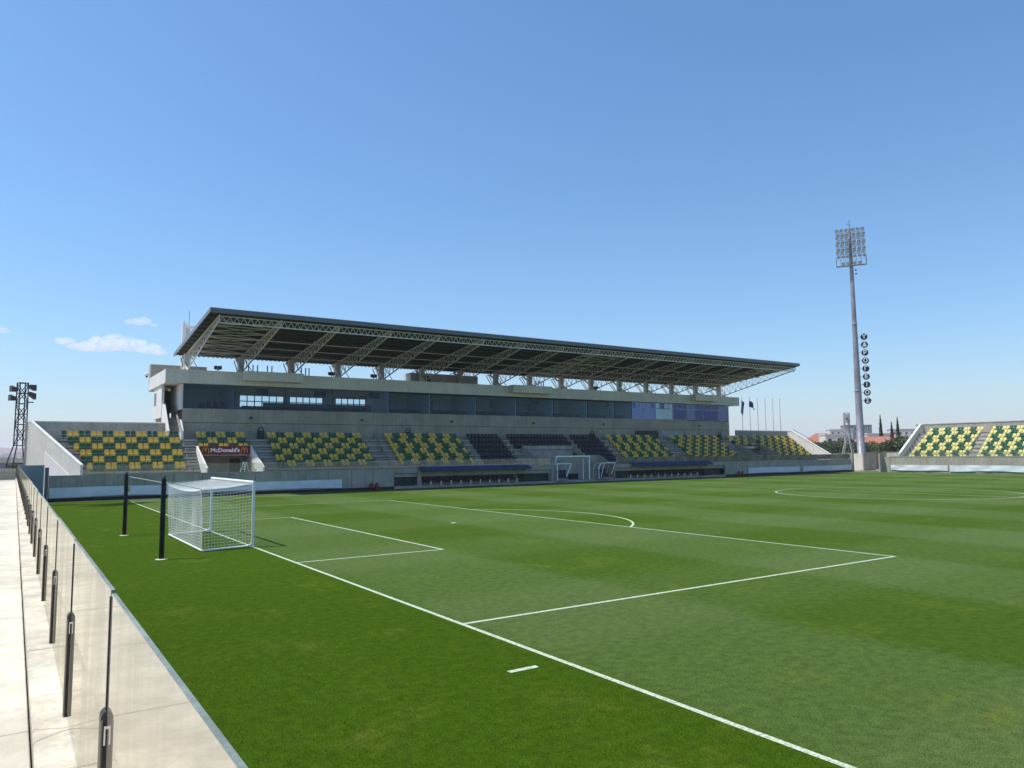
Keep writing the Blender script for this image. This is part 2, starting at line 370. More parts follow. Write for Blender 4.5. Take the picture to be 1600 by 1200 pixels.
# markings
mk = MB(); Z = .006; LW = .11
def rect(x0, x1, y0, y1): mk.add([(x0,y0,Z),(x1,y0,Z),(x1,y1,Z),(x0,y1,Z)], [(0,1,2,3)])
HW = 32.65
rect(-.105, 0, -HW, HW); rect(105, 105.12, -HW, HW)
for s in (-1, 1): rect(0, 105, s*HW-.06, s*HW+.06)
for x0, sg in ((0, 1), (105, -1)):
    for d, hw in ((5.5, 9.16), (16.5, 20.16)):
        rect(*sorted((x0+sg*(d-LW), x0+sg*d)), -hw, hw)
        for s in (-1, 1): rect(*sorted((x0, x0+sg*(d-LW))), *sorted((s*hw, s*(hw-LW))))
    rect(x0+sg*11-.15, x0+sg*11+.15, -.15, .15)
def arc(cx, cy, rad, a0, a1, n):
    for i in range(n):
        t0 = a0+(a1-a0)*i/n; t1 = a0+(a1-a0)*(i+1)/n
        q = [(cx+rr*math.cos(t), cy+rr*math.sin(t), Z) for t, rr in ((t0,rad-.06),(t0,rad+.06),(t1,rad+.06),(t1,rad-.06))]
        mk.add(q, [(0,1,2,3)])
arc(52.5, 0, 9.15, 0, 2*math.pi, 96)
aa = math.acos(5.5/9.15); arc(11, 0, 9.15, -aa, aa, 40); arc(94, 0, 9.15, math.pi-aa, math.pi+aa, 40)
rect(52.44, 52.56, -HW, HW); rect(-1.14, -.57, -23.57, -23.45)
structure('pitch_markings', mk, white_line)

# ------------------------------------------------------------------ walkway on the left
WX = -7.44; WZ = 1.87
walk = put('walkway', None, (-8.6, 0, 0), kind='structure')
MB().box(-9.9, WX, -60, 37.0, -.5, WZ-.12).build('base_slab', concrete, walk)
mesh_cache = {}
y = -38.2; i = 0
while y < 37:
    y1 = min(y+1.98, 36.98)
    MB().bevbox(-9.9, -7.80, y+.006, y1-.006, WZ-.12, WZ+random.uniform(-.003, .003), .006).build('slab', walk_concrete, walk); y += 1.98
y = -38.0
while y < 37:
    y1 = min(y+2.9, 36.98)
    MB().bevbox(-7.79, WX, y+.004, y1-.004, WZ-.12, WZ+.075+random.uniform(-.004, .004), .012).build('kerb_block', plinth_concrete, walk); y += 2.9
structure('retaining_wall', MB().box(WX+.002, WX+.05, -60, 37, 0, WZ-.03), concrete)
# low wall that closes the far end of the walkway
t = thing('end_wall', (-9, 37, 0), 'low concrete wall with pale coping closing the far end of the walkway', 'wall')
MB().box(-14, -7.83, 37.0, 37.25, 0, 2.52).build('wall', concrete, t)
MB().box(-14, -7.80, 36.96, 37.29, 2.522, 2.74).build('coping', plinth_concrete, t)
# terrace on the left, seen in the glass
t = thing('side_terrace', (-13, -10, 0), 'plain stepped concrete terrace along the left of the walkway', 'terrace')
m = MB()
for k in range(7): m.box(-10.72-.8*k, -9.92-.8*k, -60, 33, 0, WZ+.42*(k+1))
m.build('steps', walk_concrete, t)

# glass barrier
bx = -7.60
bar = thing('glass_barrier', (bx, -10, WZ), 'frameless glass barrier along the kerb, held by dark rounded metal posts', 'barrier')
posts = [-34.9, -32.72, -30.52, -28.36, -26.2, -23.92, -21.6]
while posts[-1] < 34.5: posts.append(posts[-1]+2.2)
def barx(y): return bx - .10*max(0, (y+22)/59)**1.3
def post_mesh():
    # two facing half shells with a round head, a shallow groove between them
    m = MB(); hw = .029; top = .62
    for sg, y0, mi in ((-1, -.024, 0), (1, -.034, 1)):
        prof = [(sg*.004, 0), (sg*hw, 0)]+[(sg*(.004+(hw-.004)*math.cos(t)), top-hw+hw*math.sin(t)) for t in np.linspace(0, math.pi/2, 7)]
        if sg < 0: prof = prof[::-1]
        m.prism_y(y0, .036, prof, mi)
    m.prism_y(-.036, -.0245, [(-.029, 0), (-.0225, 0), (-.0225, top-.03), (-.029, top-.035)], 1)
    m.box(-.0035, .0035, -.016, .03, 0, top-.01, 0)
    return m.mesh('clamp_post', [post_metal, post_light])
def bracket_mesh():
    m = MB(); m.bevbox(-.019, -.012, -.044, -.0245, .50, .566, .0015); m.bevbox(-.019, .014, -.048, -.0350, .560, .571, .0015); return m.mesh('bracket', [chrome])
pm = post_mesh(); bm_ = bracket_mesh()
gap_m = black
for i, y in enumerate(posts):
    p_ = put('clamp_post', pm, (barx(y), y, WZ+.072), bar)
    put('bracket', bm_, (barx(y), y, WZ+.072), p_)
for y0, y1 in zip(posts, posts[1:]):
    x0, x1 = barx(y0), barx(y1); a = (y0+.013, y1-.013); z0, z1 = WZ+.085, 3.0+random.uniform(-.012, .012)
    m = MB(); h = .0075
    m.add([(x0-h,a[0],z0),(x1-h,a[1],z0),(x1+h,a[1],z0),(x0+h,a[0],z0),(x0-h,a[0],z1),(x1-h,a[1],z1),(x1+h,a[1],z1),(x0+h,a[0],z1)],
          [(0,4,7,3),(4,5,6,7),(1,2,6,5),(0,3,2,1)], 1)
    m.add([(x0-h,a[0],z0),(x1-h,a[1],z0),(x1+h,a[1],z0),(x0+h,a[0],z0),(x0-h,a[0],z1),(x1-h,a[1],z1),(x1+h,a[1],z1),(x0+h,a[0],z1)],
          [(0,1,5,4),(2,3,7,6)], 0)
    m.build('glass_panel', [glass_barrier, glass_edge], bar)
for y in posts[1:-1]:
    MB().box(barx(y)-.012, barx(y)+.012, y-.0125, y+.0125, WZ+.6, 2.985).build('seal', black, bar)
# blue sheet panel at the corner
t = thing('corner_panel', (-6.8, 37, 0), 'plain blue-grey sheet panel filling the corner between glass barrier and stand wall', 'panel')
MB().box(-7.74, -5.98, 36.9, 36.96, .02, 2.98).build('sheet', blue_panel, t)
MB().box(-5.975, -5.91, 36.88, 36.98, 0, 3.0).build('edge_post', steel_grey, t)
t = MB().box(-5.86, -5.585, 36.9, 37.2, 0, 2.78).build('dark_post', dark_fascia, None, label='short dark square post between the blue-grey panel and the stand wall', cat='post')

# ------------------------------------------------------------------ main stand
ST = thing('main_stand', (49, 46, 0), 'long concrete grandstand with glazed boxes under a cantilevered steel truss roof', 'grandstand')
def T(k): return 5.25-.59*k
def wallx(y): return -3.1-(y-38.6)*.475
tm = MB()
full = [(46.5,1.2),(46.5,T(0))]
for k in range(6): y_ = 44.82-.8*k; full += [(y_, T(k)), (y_, T(k)-.19), (y_+.4, T(k)-.19), (y_+.4, T(k)-.30), (y_, T(k)-.30), (y_, T(k+1) if k < 5 else 1.75)]
full += [(40.0,1.75),(40.0,1.2)]
short = [(46.5,3.62),(46.5,T(0)),(44.82,T(0)),(44.82,T(1)),(44.02,T(1)),(44.02,T(2)),(43.22,T(2)),(43.22,3.62)]
shortv = [(46.5,1.2),(46.5,T(0)),(44.82,T(0)),(44.82,T(1)),(44.02,T(1)),(44.02,T(2)),(43.22,T(2)),(43.22,1.2)]
full = full[::-1]; short = short[::-1]; shortv = shortv[::-1]
VOMS = [(6.85, 11.8), (86.2, 91.15)]
tm.prism_x(2.0, 6.85, full); tm.prism_x(6.85, 11.8, short); tm.prism_x(11.8, 45.2, full); tm.prism_x(45.2, 53.2, shortv)
tm.prism_x(53.2, 86.2, full); tm.prism_x(86.2, 91.15, short); tm.prism_x(91.15, 103.0, full)
for k in range(6):
    y1 = 46.5 if k == 0 else 45.62-.8*k; yy = 44.82-.8*k; tm.prism_x(wallx(45.2-.8*k)+.12, 2.0, [(y1,1.2),(y1,T(k)),(yy,T(k)),(yy,T(k)-.19),(yy+.4,T(k)-.19),(yy+.4,T(k)-.30),(yy,T(k)-.30),(yy,1.2)][::-1])
tm.box(wallx(39)+.1, 2.0, 40.0, 40.82, 1.2, 1.75)
# passage floor and base
def floor(x0, x1, y0): tm.box(x0, x1, y0, 40.0, 1.2, 1.75); tm.box(x0, x1, max(y0, 38.9), 46.4, 0, 1.2)
floor(-5.5, 24.7, 37.25); floor(24.7, 45.2, 37.25); tm.box(45.2, 55.1, 40.02, 46.4, 0, 1.2); floor(55.1, 75.7, 37.25); floor(75.7, 106.6, 37.25)
tm.box(45.2, 53.2, 40.02, 43.22, 1.2, 3.25); tm.box(6.85, 11.8, 40.0, 46.3, 1.2, 1.75); tm.box(86.2, 91.15, 40.0, 46.3, 1.2, 1.75)
tm.build('terrace', concrete_step, ST)
AISLES = [(5.72, 6.75), (11.95, 13.75), (24.75, 27.2), (37.35, 38.25), (43.55, 44.1), (53.95, 54.4), (59.8, 60.7), (70.8, 73.25), (84.25, 86.05), (91.3, 92.3)]
for x0, x1 in AISLES:
    for k in range(6):
        zb = T(k+1) if k < 5 else 1.75; zt_ = zb+(T(k)-zb)/2; yy = 44.82-.8*k
        m = MB(); m.prism_x(x0+.05, x1-.05, [(yy-.002, zb+.002), (yy-.002, zt_), (yy-.4, zt_), (yy-.4, zt_-.13), (yy-.1, zt_-.13), (yy-.1, zt_-.21), (yy-.4, zt_-.21), (yy-.4, zb+.002)][::-1]); m.build('step', concrete_step, ST)
for xr in (26.0, 72.1):
    m = MB(); 
    for k in (0, 3, 6): yy = 45.4-.78*k; zz = max(1.75, 5.0-.585*k); m.tube((xr, yy, zz-.2), (xr, yy, zz+1.0), .025)
    m.tube((xr, 45.4, 6.0), (xr, 40.7, 2.55), .03); m.tube((xr, 45.4, 5.55), (xr, 40.7, 2.1), .02); m.build('handrail', steel_dark, ST)

# front wall, one panel after another with open joints
def wallpanels(x0, x1, z0, z1, y0=37.0, y1=37.24, step=2.4, mat=concrete):
    n = max(1, round((x1-x0)/step)); d = (x1-x0)/n
    for i in range(n):
        MB().box(x0+i*d+.018, x0+(i+1)*d-.018, y0+random.uniform(-.006, .006), y1, z0, z1).build('wall_panel', mat, ST)
wallpanels(-5.58, 24.75, 0, 2.05); wallpanels(75.65, 106.6, 0, 2.05)
for x0, x1 in ((24.75, 27.45), (41.3, 45.0), (55.0, 57.6), (71.9, 75.65)):
    wallpanels(x0, x1, 1.62, 2.05, step=9); wallpanels(x0, x1, 0, .28, step=9)
    n = max(2, round((x1-x0)/1.3)); d = (x1-x0)/n
    for i in range(n): MB().box(x0+i*d+.03, x0+(i+1)*d-.03, 37.6, 37.66, .28, 1.62).build('metal_door', door_dark, ST)
for x0, x1 in ((27.45, 27.9), (45.0, 45.3)): wallpanels(x0, x1, 0, 2.05, step=9)
for x0, x1 in ((27.9, 41.3), (57.6, 71.9)):
    wallpanels(x0, x1, 1.74, 2.05, step=3.4); wallpanels(x0, x1, 0, .25, step=3.4)
    MB().box(x0, x1, 38.86, 38.895, .25, 1.74).build('recess_wall', render_grey, ST)
MB().box(-5.6, 45.3, 36.97, 37.30, 2.052, 2.12).build('coping', concrete_step, ST)
MB().box(55.0, 106.62, 36.97, 37.30, 2.052, 2.12).build('coping', concrete_step, ST)
for x0, x1 in ((-5.58, 24.7), (75.7, 106.6)): MB().box(x0, x1, 36.93, 36.985, .0, .27).build('base_board', black, ST)
# slits in the back of the left recess and long windows in the right one
for i in range(19):
    x = 28.4+i*.68; z = 1.42+.16*((i*7) % 3)/2
    MB().box(x, x+.5, 38.83, 38.858, z, z+.085).build('vent_slit', black, ST)
for i in range(4):
    x = 57.9+i*3.4; MB().box(x, x+2.9, 38.82, 38.858, 1.32, 1.60).build('recess_window', window_dark, ST)
# glass guard above the front wall
def guard(x0, x1, y=37.12, z0=2.12, z1=2.92):
    n = round((x1-x0)/2.05); d = (x1-x0)/n
    for i in range(n):
        MB().box(x0+i*d+.02, x0+(i+1)*d-.02, y-.006, y+.006, z0+.04, z1).build('guard_panel', glass_guard, ST)
        MB().box(x0+i*d-.015, x0+i*d+.015, y-.02, y+.02, z0-.05, z1-.1).build('guard_post', steel_grey, ST)
guard(-3.0, 45.0); guard(55.4, 106.5)

MB().box(103.9, 106.5, 38.3, 38.45, 1.75, 3.0).build('low_wall', render_white, ST)
# tunnel recess
MB().box(45.28, 55.0, 39.9, 40.0, 0, 3.25).build('tunnel_wall', concrete, ST)
for x0, x1 in ((47.2, 48.4), (48.5, 49.7)): MB().box(x0, x1, 39.84, 39.89, .3, 2.55).build('tunnel_door', door_grey, ST)
MB().prism_x(54.85, 55.0, [(37.0,0),(39.9,0),(39.9,3.25),(38.6,2.6),(37.0,2.05)]).build('tunnel_cheek', concrete, ST)
MB().box(45.3, 55.0, 37.05, 39.9, 0, .30).build('tunnel_floor', concrete_step, ST)
# sloping walls either side of the openings in the seats
def cheek(x0, x1, top=.75, mat=concrete):
    MB().prism_x(x0, x1, [(38.4,1.75),(43.3,1.75),(43.3,T(2)+top),(38.4,2.5)]).build('cheek_wall', mat, ST)
cheek(6.70, 6.845, .5, render_white); cheek(11.805, 11.95, .5, render_white); cheek(86.05, 86.195); cheek(91.155, 91.3)
for x0 in (45.05, 53.2): MB().prism_x(x0, x0+.15, [(39.2,1.75),(43.25,1.75),(43.25,T(2)+.55),(41.0,3.3),(39.2,2.3)]).build('cheek_wall', concrete, ST)
MB().box(45.25, 53.15, 43.02, 43.2, T(2)-.05, T(2)+.42).build('press_ledge', concrete_step, ST)
for x0, x1 in VOMS:
    MB().box(x0, x1, 45.9, 46.0, 1.75, 3.62).build('vomitory_wall', concrete, ST)
    MB().box(x0+3.6, x0+4.6, 45.84, 45.89, 1.76, 3.3).build('vomitory_door', door_dark, ST)

# wing end walls and back walls
m = MB(); a = Vector((-3.1, 38.6)); b = Vector((-6.95, 46.7)); n2 = Vector((-(b-a).y, (b-a).x)).normalized()*.22
def splay(pts, mi=0, off=0, th=1.0):
    vs = []
    for s_ in (0, 1):
        for tt, z in pts: q = a+(b-a)*tt+n2*(off+s_*th); vs.append((q.x, q.y, z))
    n = len(pts); m.add(vs, [tuple(range(n)), tuple(range(2*n-1,n-1,-1))]+[(i,(i+1)%n,n+(i+1)%n,n+i)[::-1] for i in range(n)], mi)
splay([(0,0),(1,0),(1,6.82),(.93,6.82),(0,2.86)], 0); m.build('wing_wall', render_grey, ST)
m = MB(); splay([(0,2.865),(.93,6.825),(1,6.825),(1,6.93),(.93,6.93),(0,2.97)], 0, -.1, 1.2); m.build('wing_coping', render_white, ST)
m = MB(); splay([(.05,.3),(.62,.3),(.62,4.1),(.05,1.6)], 0, 1.2, .3); m.build('stair_panel', render_white, ST)
MB().box(-7.25, 4.4, 46.5, 46.75, 0, 6.82).build('wing_wall', concrete_bounce_lit, ST); MB().box(-7.3, 4.45, 46.46, 46.8, 6.822, 6.93).build('wing_coping', render_white, ST)
MB().box(89.8, 103.2, 46.5, 46.75, 0, 6.85).build('wing_wall', concrete, ST); MB().box(89.8, 103.25, 46.46, 46.8, 6.852, 6.97).build('wing_coping', render_white, ST)
MB().prism_x(103.0, 103.25, [(38.3,0),(46.7,0),(46.7,6.85),(45.6,6.85),(38.3,2.75)]).build('wing_wall', render_white, ST)
MB().prism_x(102.95, 103.32, [(38.3,2.755),(45.6,6.855),(46.45,6.855),(46.45,6.97),(45.6,6.97),(38.3,2.87)]).build('wing_coping', render_white, ST)
MB().prism_x(103.6, 103.8, [(40.0,1.75),(47.5,1.75),(47.5,5.9),(46.4,5.9),(40.0,2.5)]).build('outer_stair_wall', render_white, ST)
m = MB(); m.tube((103.55, 38.6, 3.4), (103.55, 45.6, 7.2), .04); m.tube((103.55, 38.6, 2.6), (103.55, 38.6, 3.4), .03); m.tube((103.55, 42, 4.5), (103.55, 42, 5.25), .03); m.build('handrail', steel_dark, ST)

# body behind the seats
MB().box(6.1, 87.6, 46.7, 54.4, 0, 8.3).build('core', concrete, ST)
def band(x0, x1, z0, z1, y0, y1, step, name='balcony_panel', mat=concrete):
    n = max(1, round((x1-x0)/step)); d = (x1-x0)/n
    for i in range(n): MB().box(x0+i*d+.006, x0+(i+1)*d-.006, y0+random.uniform(-.004,.004), y1, z0, z1).build(name, mat, ST)
band(5.9, 67.3, 5.25, 6.95, 46.52, 46.698, 7.7); band(5.9, 78.4, 7.0, 8.42, 46.44, 46.698, 7.7)
band(77.9, 88.0, 5.25, 6.95, 46.52, 46.698, 5); band(78.4, 88.0, 7.0, 8.32, 46.44, 46.698, 5); band(67.3, 77.9, 6.72, 6.98, 46.52, 46.698, 5.3)
MB().box(67.3, 77.9, 46.65, 46.698, 5.25, 6.72).build('recess_wall', concrete, ST)
MB().box(67.6, 72.3, 46.58, 46.648, 5.6, 6.70).build('gallery_opening', door_dark, ST); MB().box(73.0, 77.7, 46.56, 46.648, 5.3, 6.70).build('shutter', door_grey, ST)  # left dark sheet puts the shade of an opening into colour
for x in (12.45, 24.85, 36.6, 49.0, 61.2, 80.9):
    MB().box(x-.5, x+.5, 46.38, 46.437, 6.78, 6.86).build('yellow_strip', yellow_strip, ST)
    q = MB(); q.box(x+.05, x+.27, 46.26, 46.437, 7.42, 7.66); q.build('wall_lamp', steel_dark, ST)
# end cheeks of the glazed storey
MB().box(5.7, 5.9, 46.44, 52.8, 8.3, 10.9).build('glazing_end', render_white, ST)
MB().box(87.95, 88.1, 46.44, 54.4, 0, 10.9).build('glazing_end', render_white, ST)
# glazed boxes
zt = 10.9; zb = 8.42
vert_l = [5.9, 10.9, 16.2, 21.5, 28.4]
verts_m = [28.4, 33.9, 40.4, 46.6, 52.6, 58.6, 63.6, 66.9]
def window(x0, x1, z0, z1, glass, y=46.5, fr=steel_dark, w=.05, name='window'):
    m = MB(); m.box(x0, x0+w, y-.03, y+.05, z0, z1); m.box(x1-w, x1, y-.03, y+.05, z0, z1); m.box(x0+w, x1-w, y-.03, y+.05, z0, z0+w); m.box(x0+w, x1-w, y-.03, y+.05, z1-w, z1)
    o = m.build(name, fr, ST)
    MB().box(x0+w, x1-w, y, y+.012, z0+w, z1-w).build('pane', glass, o); return o
for x0, x1 in zip(vert_l, vert_l[1:]): window(x0+.005, x1-.005, zb, zt, glass_room, w=.04)
for x0, x1 in zip(verts_m, verts_m[1:]): window(x0+.005, x1-.005, zb, zt-.12, glass_room, w=.035)
MB().box(28.4, 66.9, 46.36, 46.46, zt-.11, zt-.005).build('blind_box', black, ST)
# blue glazed lounge on the right
vr = [66.9, 69.2, 71.7, 75.4, 78.4, 80.2, 82.1, 85.7, 87.95]; bl = [blind_a, blind_a, blind_c, blind_b, blind_a, blind_b, blind_b, blind_a]
for i, (x0, x1) in enumerate(zip(vr, vr[1:])):
    gl = (glass_blue, glass_blue, glass_cyan, glass_deep, glass_blue, glass_deep, glass_deep, glass_blue)[i]
    window(x0+.005, x1-.005, zb+.0, 10.05, gl, fr=mullion_m, w=.05)
    MB().box(x0+.06, x1-.06, 46.75, 46.78, zb+.05+(.12 if i in (5, 6) else 0), 10.0).build('blind', bl[i], ST)
    n = max(2, round((x1-x0)/.9)); d = (x1-x0)/n
    for j in range(n):
        window(x0+j*d+.005, x0+(j+1)*d-.005, 10.06, 10.88, gl if (i+j) % 3 else glass_deep, fr=mullion_m, w=.05)
        MB().box(x0+j*d+.05, x0+(j+1)*d-.05, 46.75, 46.78, 10.08, 10.86).build('blind', blind_c if i == 2 else (blind_b if (i+j) % 3 == 0 else blind_a), ST)
# interior: floor, ceiling, partitions, back wall with window openings
MB().box(5.95, 87.9, 46.8, 54.4, 8.302, 8.40).build('box_floor', room_dark, ST)
for x in (10.95, 28.4, 33.9, 40.4, 46.6, 52.6, 58.6, 63.6, 66.9): MB().box(x-.06, x+.06, 46.8, 53.0, 8.40, 10.9).build('partition', room_wall, ST)
ops = [(13.0, 18.0), (18.7, 22.7), (24.3, 28.2), (30.4, 31.5)]
bw = MB(); x = 5.95
for x0, x1 in ops: bw.box(x, x0, 53.0, 53.2, 8.4, 10.9); bw.box(x0, x1, 53.0, 53.2, 8.4, 9.15); bw.box(x0, x1, 53.0, 53.2, 10.42, 10.9); x = x1
bw.box(x, 87.9, 53.0, 53.2, 8.4, 10.9); bw.build('back_wall', room_wall, ST)
for x0, x1 in ops:
    m = MB(); n = max(2, round((x1-x0)/.85)); d = (x1-x0)/n
    for i in range(n+1): m.box(x0+i*d-.045, x0+i*d+.045, 53.02, 53.12, 9.15, 10.42)
    m.box(x0, x1, 53.0, 53.13, 9.74, 9.83); m.build('rear_window_frame', steel_dark, ST)
m = MB(); m.bevbox(14.5, 27.0, 48.4, 49.0, 8.4, 9.28, .04); m.box(14.4, 27.1, 48.3, 49.1, 9.282, 9.36); m.build('bar_counter', room_dark, ST)
# rows of dark chairs in the boxes
chair = MB(); chair.bevbox(-.26, .26, -.26, .24, .15, .45, .04); chair.bevbox(-.26, .26, .18, .30, .45, .92, .04)
chm = chair.mesh('box_chair', [purple_seat])
for x in (8.0, 8.7, 9.4, 10.1): put('box_chair', chm, (x, 47.9, 8.35), ST)
for x0, x1 in zip(verts_m, verts_m[1:]):
    for i in range(int((x1-x0-.9)/.54)): put('box_chair', chm, (x0+.65+i*.54, 47.3, 8.05), ST)
for i in range(26): put('box_chair', chm, (12.2+i*.54, 47.4, 7.98), ST)
for x0, x1 in zip(verts_m, verts_m[1:]):
    MB().box((x0+x1)/2-.45, (x0+x1)/2+.45, 52.86, 52.98, 8.4, 10.5).build('box_door', door_grey, ST)
for x in (13.4, 19.8, 26.4, 49.6, 63.0): MB().bevbox(x, x+1.3, 47.6, 47.7, 10.15, 10.78, .02).build('screen', black, ST)

# fascia slab and left room
band(4.15, 90.25, 10.93, 12.3, 46.0, 46.3, 14.3, 'fascia_panel', render_grey)
MB().box(4.4, 90.0, 46.31, 56.6, 10.93, 12.22).build('roof_slab', render_grey, ST)
MB().box(4.15, 4.38, 46.31, 56.8, 10.90, 12.26).build('fascia_panel', render_white, ST)
for x0, x1 in ((11.65, 17.8), (45.1, 51.4), (78.9, 84.1)):
    m = MB(); m.bevbox(x0-.1, x1-.1, 44.9, 45.99, 11.38, 12.36, .01); m.build('fascia_box', render_grey, ST)
    m = MB()
    for i in range(6): m.box(x0+.6+i*.95, x0+1.1+i*.95, 45.97, 46.005, 11.05, 11.3)
    m.build('box_bracket', render_grey, ST)
m = MB(); m.box(4.3, 4.55, 48.9, 54.4, 7.55, 10.9); m.box(4.55, 5.7, 54.1, 54.4, 7.55, 10.9); m.build('stair_room_wall', render_white, ST)
MB().box(4.27, 4.297, 52.4, 53.6, 9.0, 10.3).build('side_window', house_grey, ST)
MB().box(4.58, 5.68, 52.6, 52.65, 7.6, 10.6).build('stair_door', door_dark, ST)
MB().box(4.56, 5.7, 48.9, 54.1, 7.3, 7.56).build('stair_landing', concrete_step, ST)
m = MB()
for k in range(9): m.box(4.62, 5.65, 45.9+k*.34, 49.0, T(0)+.25*k, T(0)+.25*(k+1)-.002)
m.build('side_stair', concrete_step, ST)
MB().prism_x(4.35, 4.58, [(45.3,T(0)),(48.9,T(0)),(48.9,8.9),(48.3,8.9),(45.3,6.1)]).build('stair_parapet', render_white, ST)
MB().prism_x(5.66, 5.86, [(45.3,T(0)),(46.43,T(0)),(46.43,7.3),(45.3,6.1)]).build('stair_parapet', render_white, ST)
m = MB(); m.tube((5.55, 45.4, 6.5), (5.55, 48.8, 8.9), .04); m.tube((5.55, 45.4, 6.1), (5.55, 48.8, 8.5), .03); m.build('handrail', steel_grey, ST)
MB().box(4.3, 10.2, 57.0, 58.2, 10.9, 13.9).build('roof_parapet', concrete, ST)
m = MB()
for x0, x1 in ((9.0, 26.0), (28, 34.5), (55, 88)):
    m.tube((x0, 56.3, 13.25), (x1, 56.3, 13.25), .022); m.tube((x0, 56.3, 12.8), (x1, 56.3, 12.8), .015)
    for i in range(int((x1-x0)/1.9)+1): m.tube((x0+i*1.9, 56.3, 12.2), (x0+i*1.9, 56.3, 13.25), .02)
m.build('roof_railing', steel_grey, ST)
m = MB(); m.box(34.6, 44.8, 53.4, 55.4, 12.22, 14.2); m.build('plant_room', brown_room, ST)
MB().box(36.6, 37.4, 53.32, 53.397, 12.9, 13.9).build('plant_room_window', door_dark, ST)
for i, x in enumerate((13.4, 13.9, 14.4, 15.5, 16.0, 19.4, 19.9, 20.3, 53.0, 53.4, 53.9, 54.3)):
    m = MB(); m.box(x-.05, x+.05, 51.0, 51.1, 12.2, 13.75); m.build('roof_stanchion', steel_dark, ST)

# ---- roof
RY0, RY1, RX0, RX1 = 36.8, 55.1, 6.35, 93.4
def rz(y): return 16.85-(y-RY0)*(2.05/(RY1-RY0))
RF = put('roof', None, (49, 46, 15), ST)
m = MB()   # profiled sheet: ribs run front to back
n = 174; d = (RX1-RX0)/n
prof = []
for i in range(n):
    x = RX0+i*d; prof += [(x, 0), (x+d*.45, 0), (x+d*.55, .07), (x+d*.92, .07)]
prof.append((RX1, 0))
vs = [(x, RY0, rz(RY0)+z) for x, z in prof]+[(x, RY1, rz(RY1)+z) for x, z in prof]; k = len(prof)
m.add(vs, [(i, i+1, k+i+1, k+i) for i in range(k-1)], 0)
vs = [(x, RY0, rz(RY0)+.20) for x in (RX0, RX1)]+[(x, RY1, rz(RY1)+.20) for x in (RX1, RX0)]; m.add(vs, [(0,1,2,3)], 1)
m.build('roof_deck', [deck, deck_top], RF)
m = MB(); m.prism_x(RX0, RX1, [(RY0-.12,rz(RY0)-.20),(RY0,rz(RY0)-.20),(RY0,rz(RY0)+.22),(RY0-.12,rz(RY0)+.22)]); m.build('front_fascia', dark_fascia, RF)
MB().prism_x(RX0, RX1, [(RY0-.14,rz(RY0)+.222),(RY0+.05,rz(RY0)+.222),(RY0+.05,rz(RY0)+.27),(RY0-.14,rz(RY0)+.27)]).build('edge_flashing', white_paint, RF)
for x in (RX0-.07, RX1+.005): MB().prism_x(x, x+.065, [(RY0-.12,rz(RY0)-.16),(RY1,rz(RY1)-.16),(RY1,rz(RY1)+.24),(RY0-.12,rz(RY0)+.24)]).build('side_fascia', steel_grey, RF)
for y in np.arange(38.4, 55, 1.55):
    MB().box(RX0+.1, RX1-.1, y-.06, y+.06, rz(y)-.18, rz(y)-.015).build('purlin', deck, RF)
YT, YR = 37.3, 52.6          # truss tip, root
def topz(y): return rz(y)-.26
def botz(y): return topz(YT)-.42+(y-YT)/(YR-YT)*(12.85-(topz(YT)-.42))
tr = MB(); W = .16
tr.bar((0, YT, topz(YT)), (0, 54.9, topz(54.9)), .13); tr.bar((0, YT, botz(YT)), (0, YR, botz(YR)), .13)
nP = 13; ys = np.linspace(YT, YR, nP+1)
for i in range(nP):
    a_, b_ = ys[i], ys[i+1]
    tr.bar((0, b_, topz(b_)), (0, b_, botz(b_)), .05)
    tr.bar((.04, a_, botz(a_)), (.04, b_, topz(b_)), .05)
    tr.bar((-.04, a_, topz(a_)), (-.04, b_, botz(b_)), .045)
tr.bar((0, YT, topz(YT)), (0, YT, botz(YT)), .1)
tr.bar((-.25, 54.9, topz(54.9)), (-.1, 52.9, 12.35), .10); tr.bar((.25, 54.9, topz(54.9)), (.1, 52.9, 12.35), .10)
tr.bar((-.2, 53.9, topz(53.9)-.1), (-.2, 50.2, 12.25), .22); tr.bar((.3, 52.8, topz(52.8)), (1.3, 51.2, 12.25), .07)
tr.v = [(a, b-46, c-15) for a, b, c in tr.v]
trm = tr.mesh('roof_truss', [steel])
colm = MB(); colm.bevbox(-.30, .30, 52.4, 53.0, 12.22, topz(52.6)-.05, .03); colm.v = [(a, b-46, c) for a, b, c in colm.v]; colm = colm.mesh('column', [render_grey])
TX = [7.25+i*5.72 for i in range(16)]; TX[-1] = 93.15
for x in TX:
    put('roof_truss', trm, (x, 46, 15), RF); put('column', colm, (x, 46, 0), ST)
gm = MB(); L_ = 5.72; yg = 37.45; zt_ = topz(yg)-.02; zb_ = zt_-.62
gm.bar((0, yg, zt_), (L_, yg, zt_), .10); gm.bar((0, yg, zb_), (L_, yg, zb_), .12)
for i in range(9):
    x = L_*i/9; gm.bar((x, yg, zb_), (x+L_/18, yg, zt_), .06); gm.bar((x+L_/18, yg, zt_), (x+L_/9, yg, zb_), .06)
gm.v = [(a, b-46, c-15) for a, b, c in gm.v]; gmm = gm.mesh('front_girder', [steel])
for x in TX[:-1]: put('front_girder', gmm, (x, 46, 15), RF)
bmx = MB()
for j in range(7):
    y0 = 38.2+j*2.1; y1 = y0+2.1
    for q in ((0, L_), (L_, 0)): bmx.bar((q[0], y0, topz(y0)-.12), (q[1], y1, topz(y1)-.12), .06)
    bmx.bar((0, y1, topz(y1)-.12), (L_, y1, topz(y1)-.12), .08)
bmx.v = [(a, b-46, c-15) for a, b, c in bmx.v]; bmm = bmx.mesh('roof_bracing', [steel])
for i in (0, 8, 14): put('roof_bracing', bmm, (TX[i], 46, 15), RF)
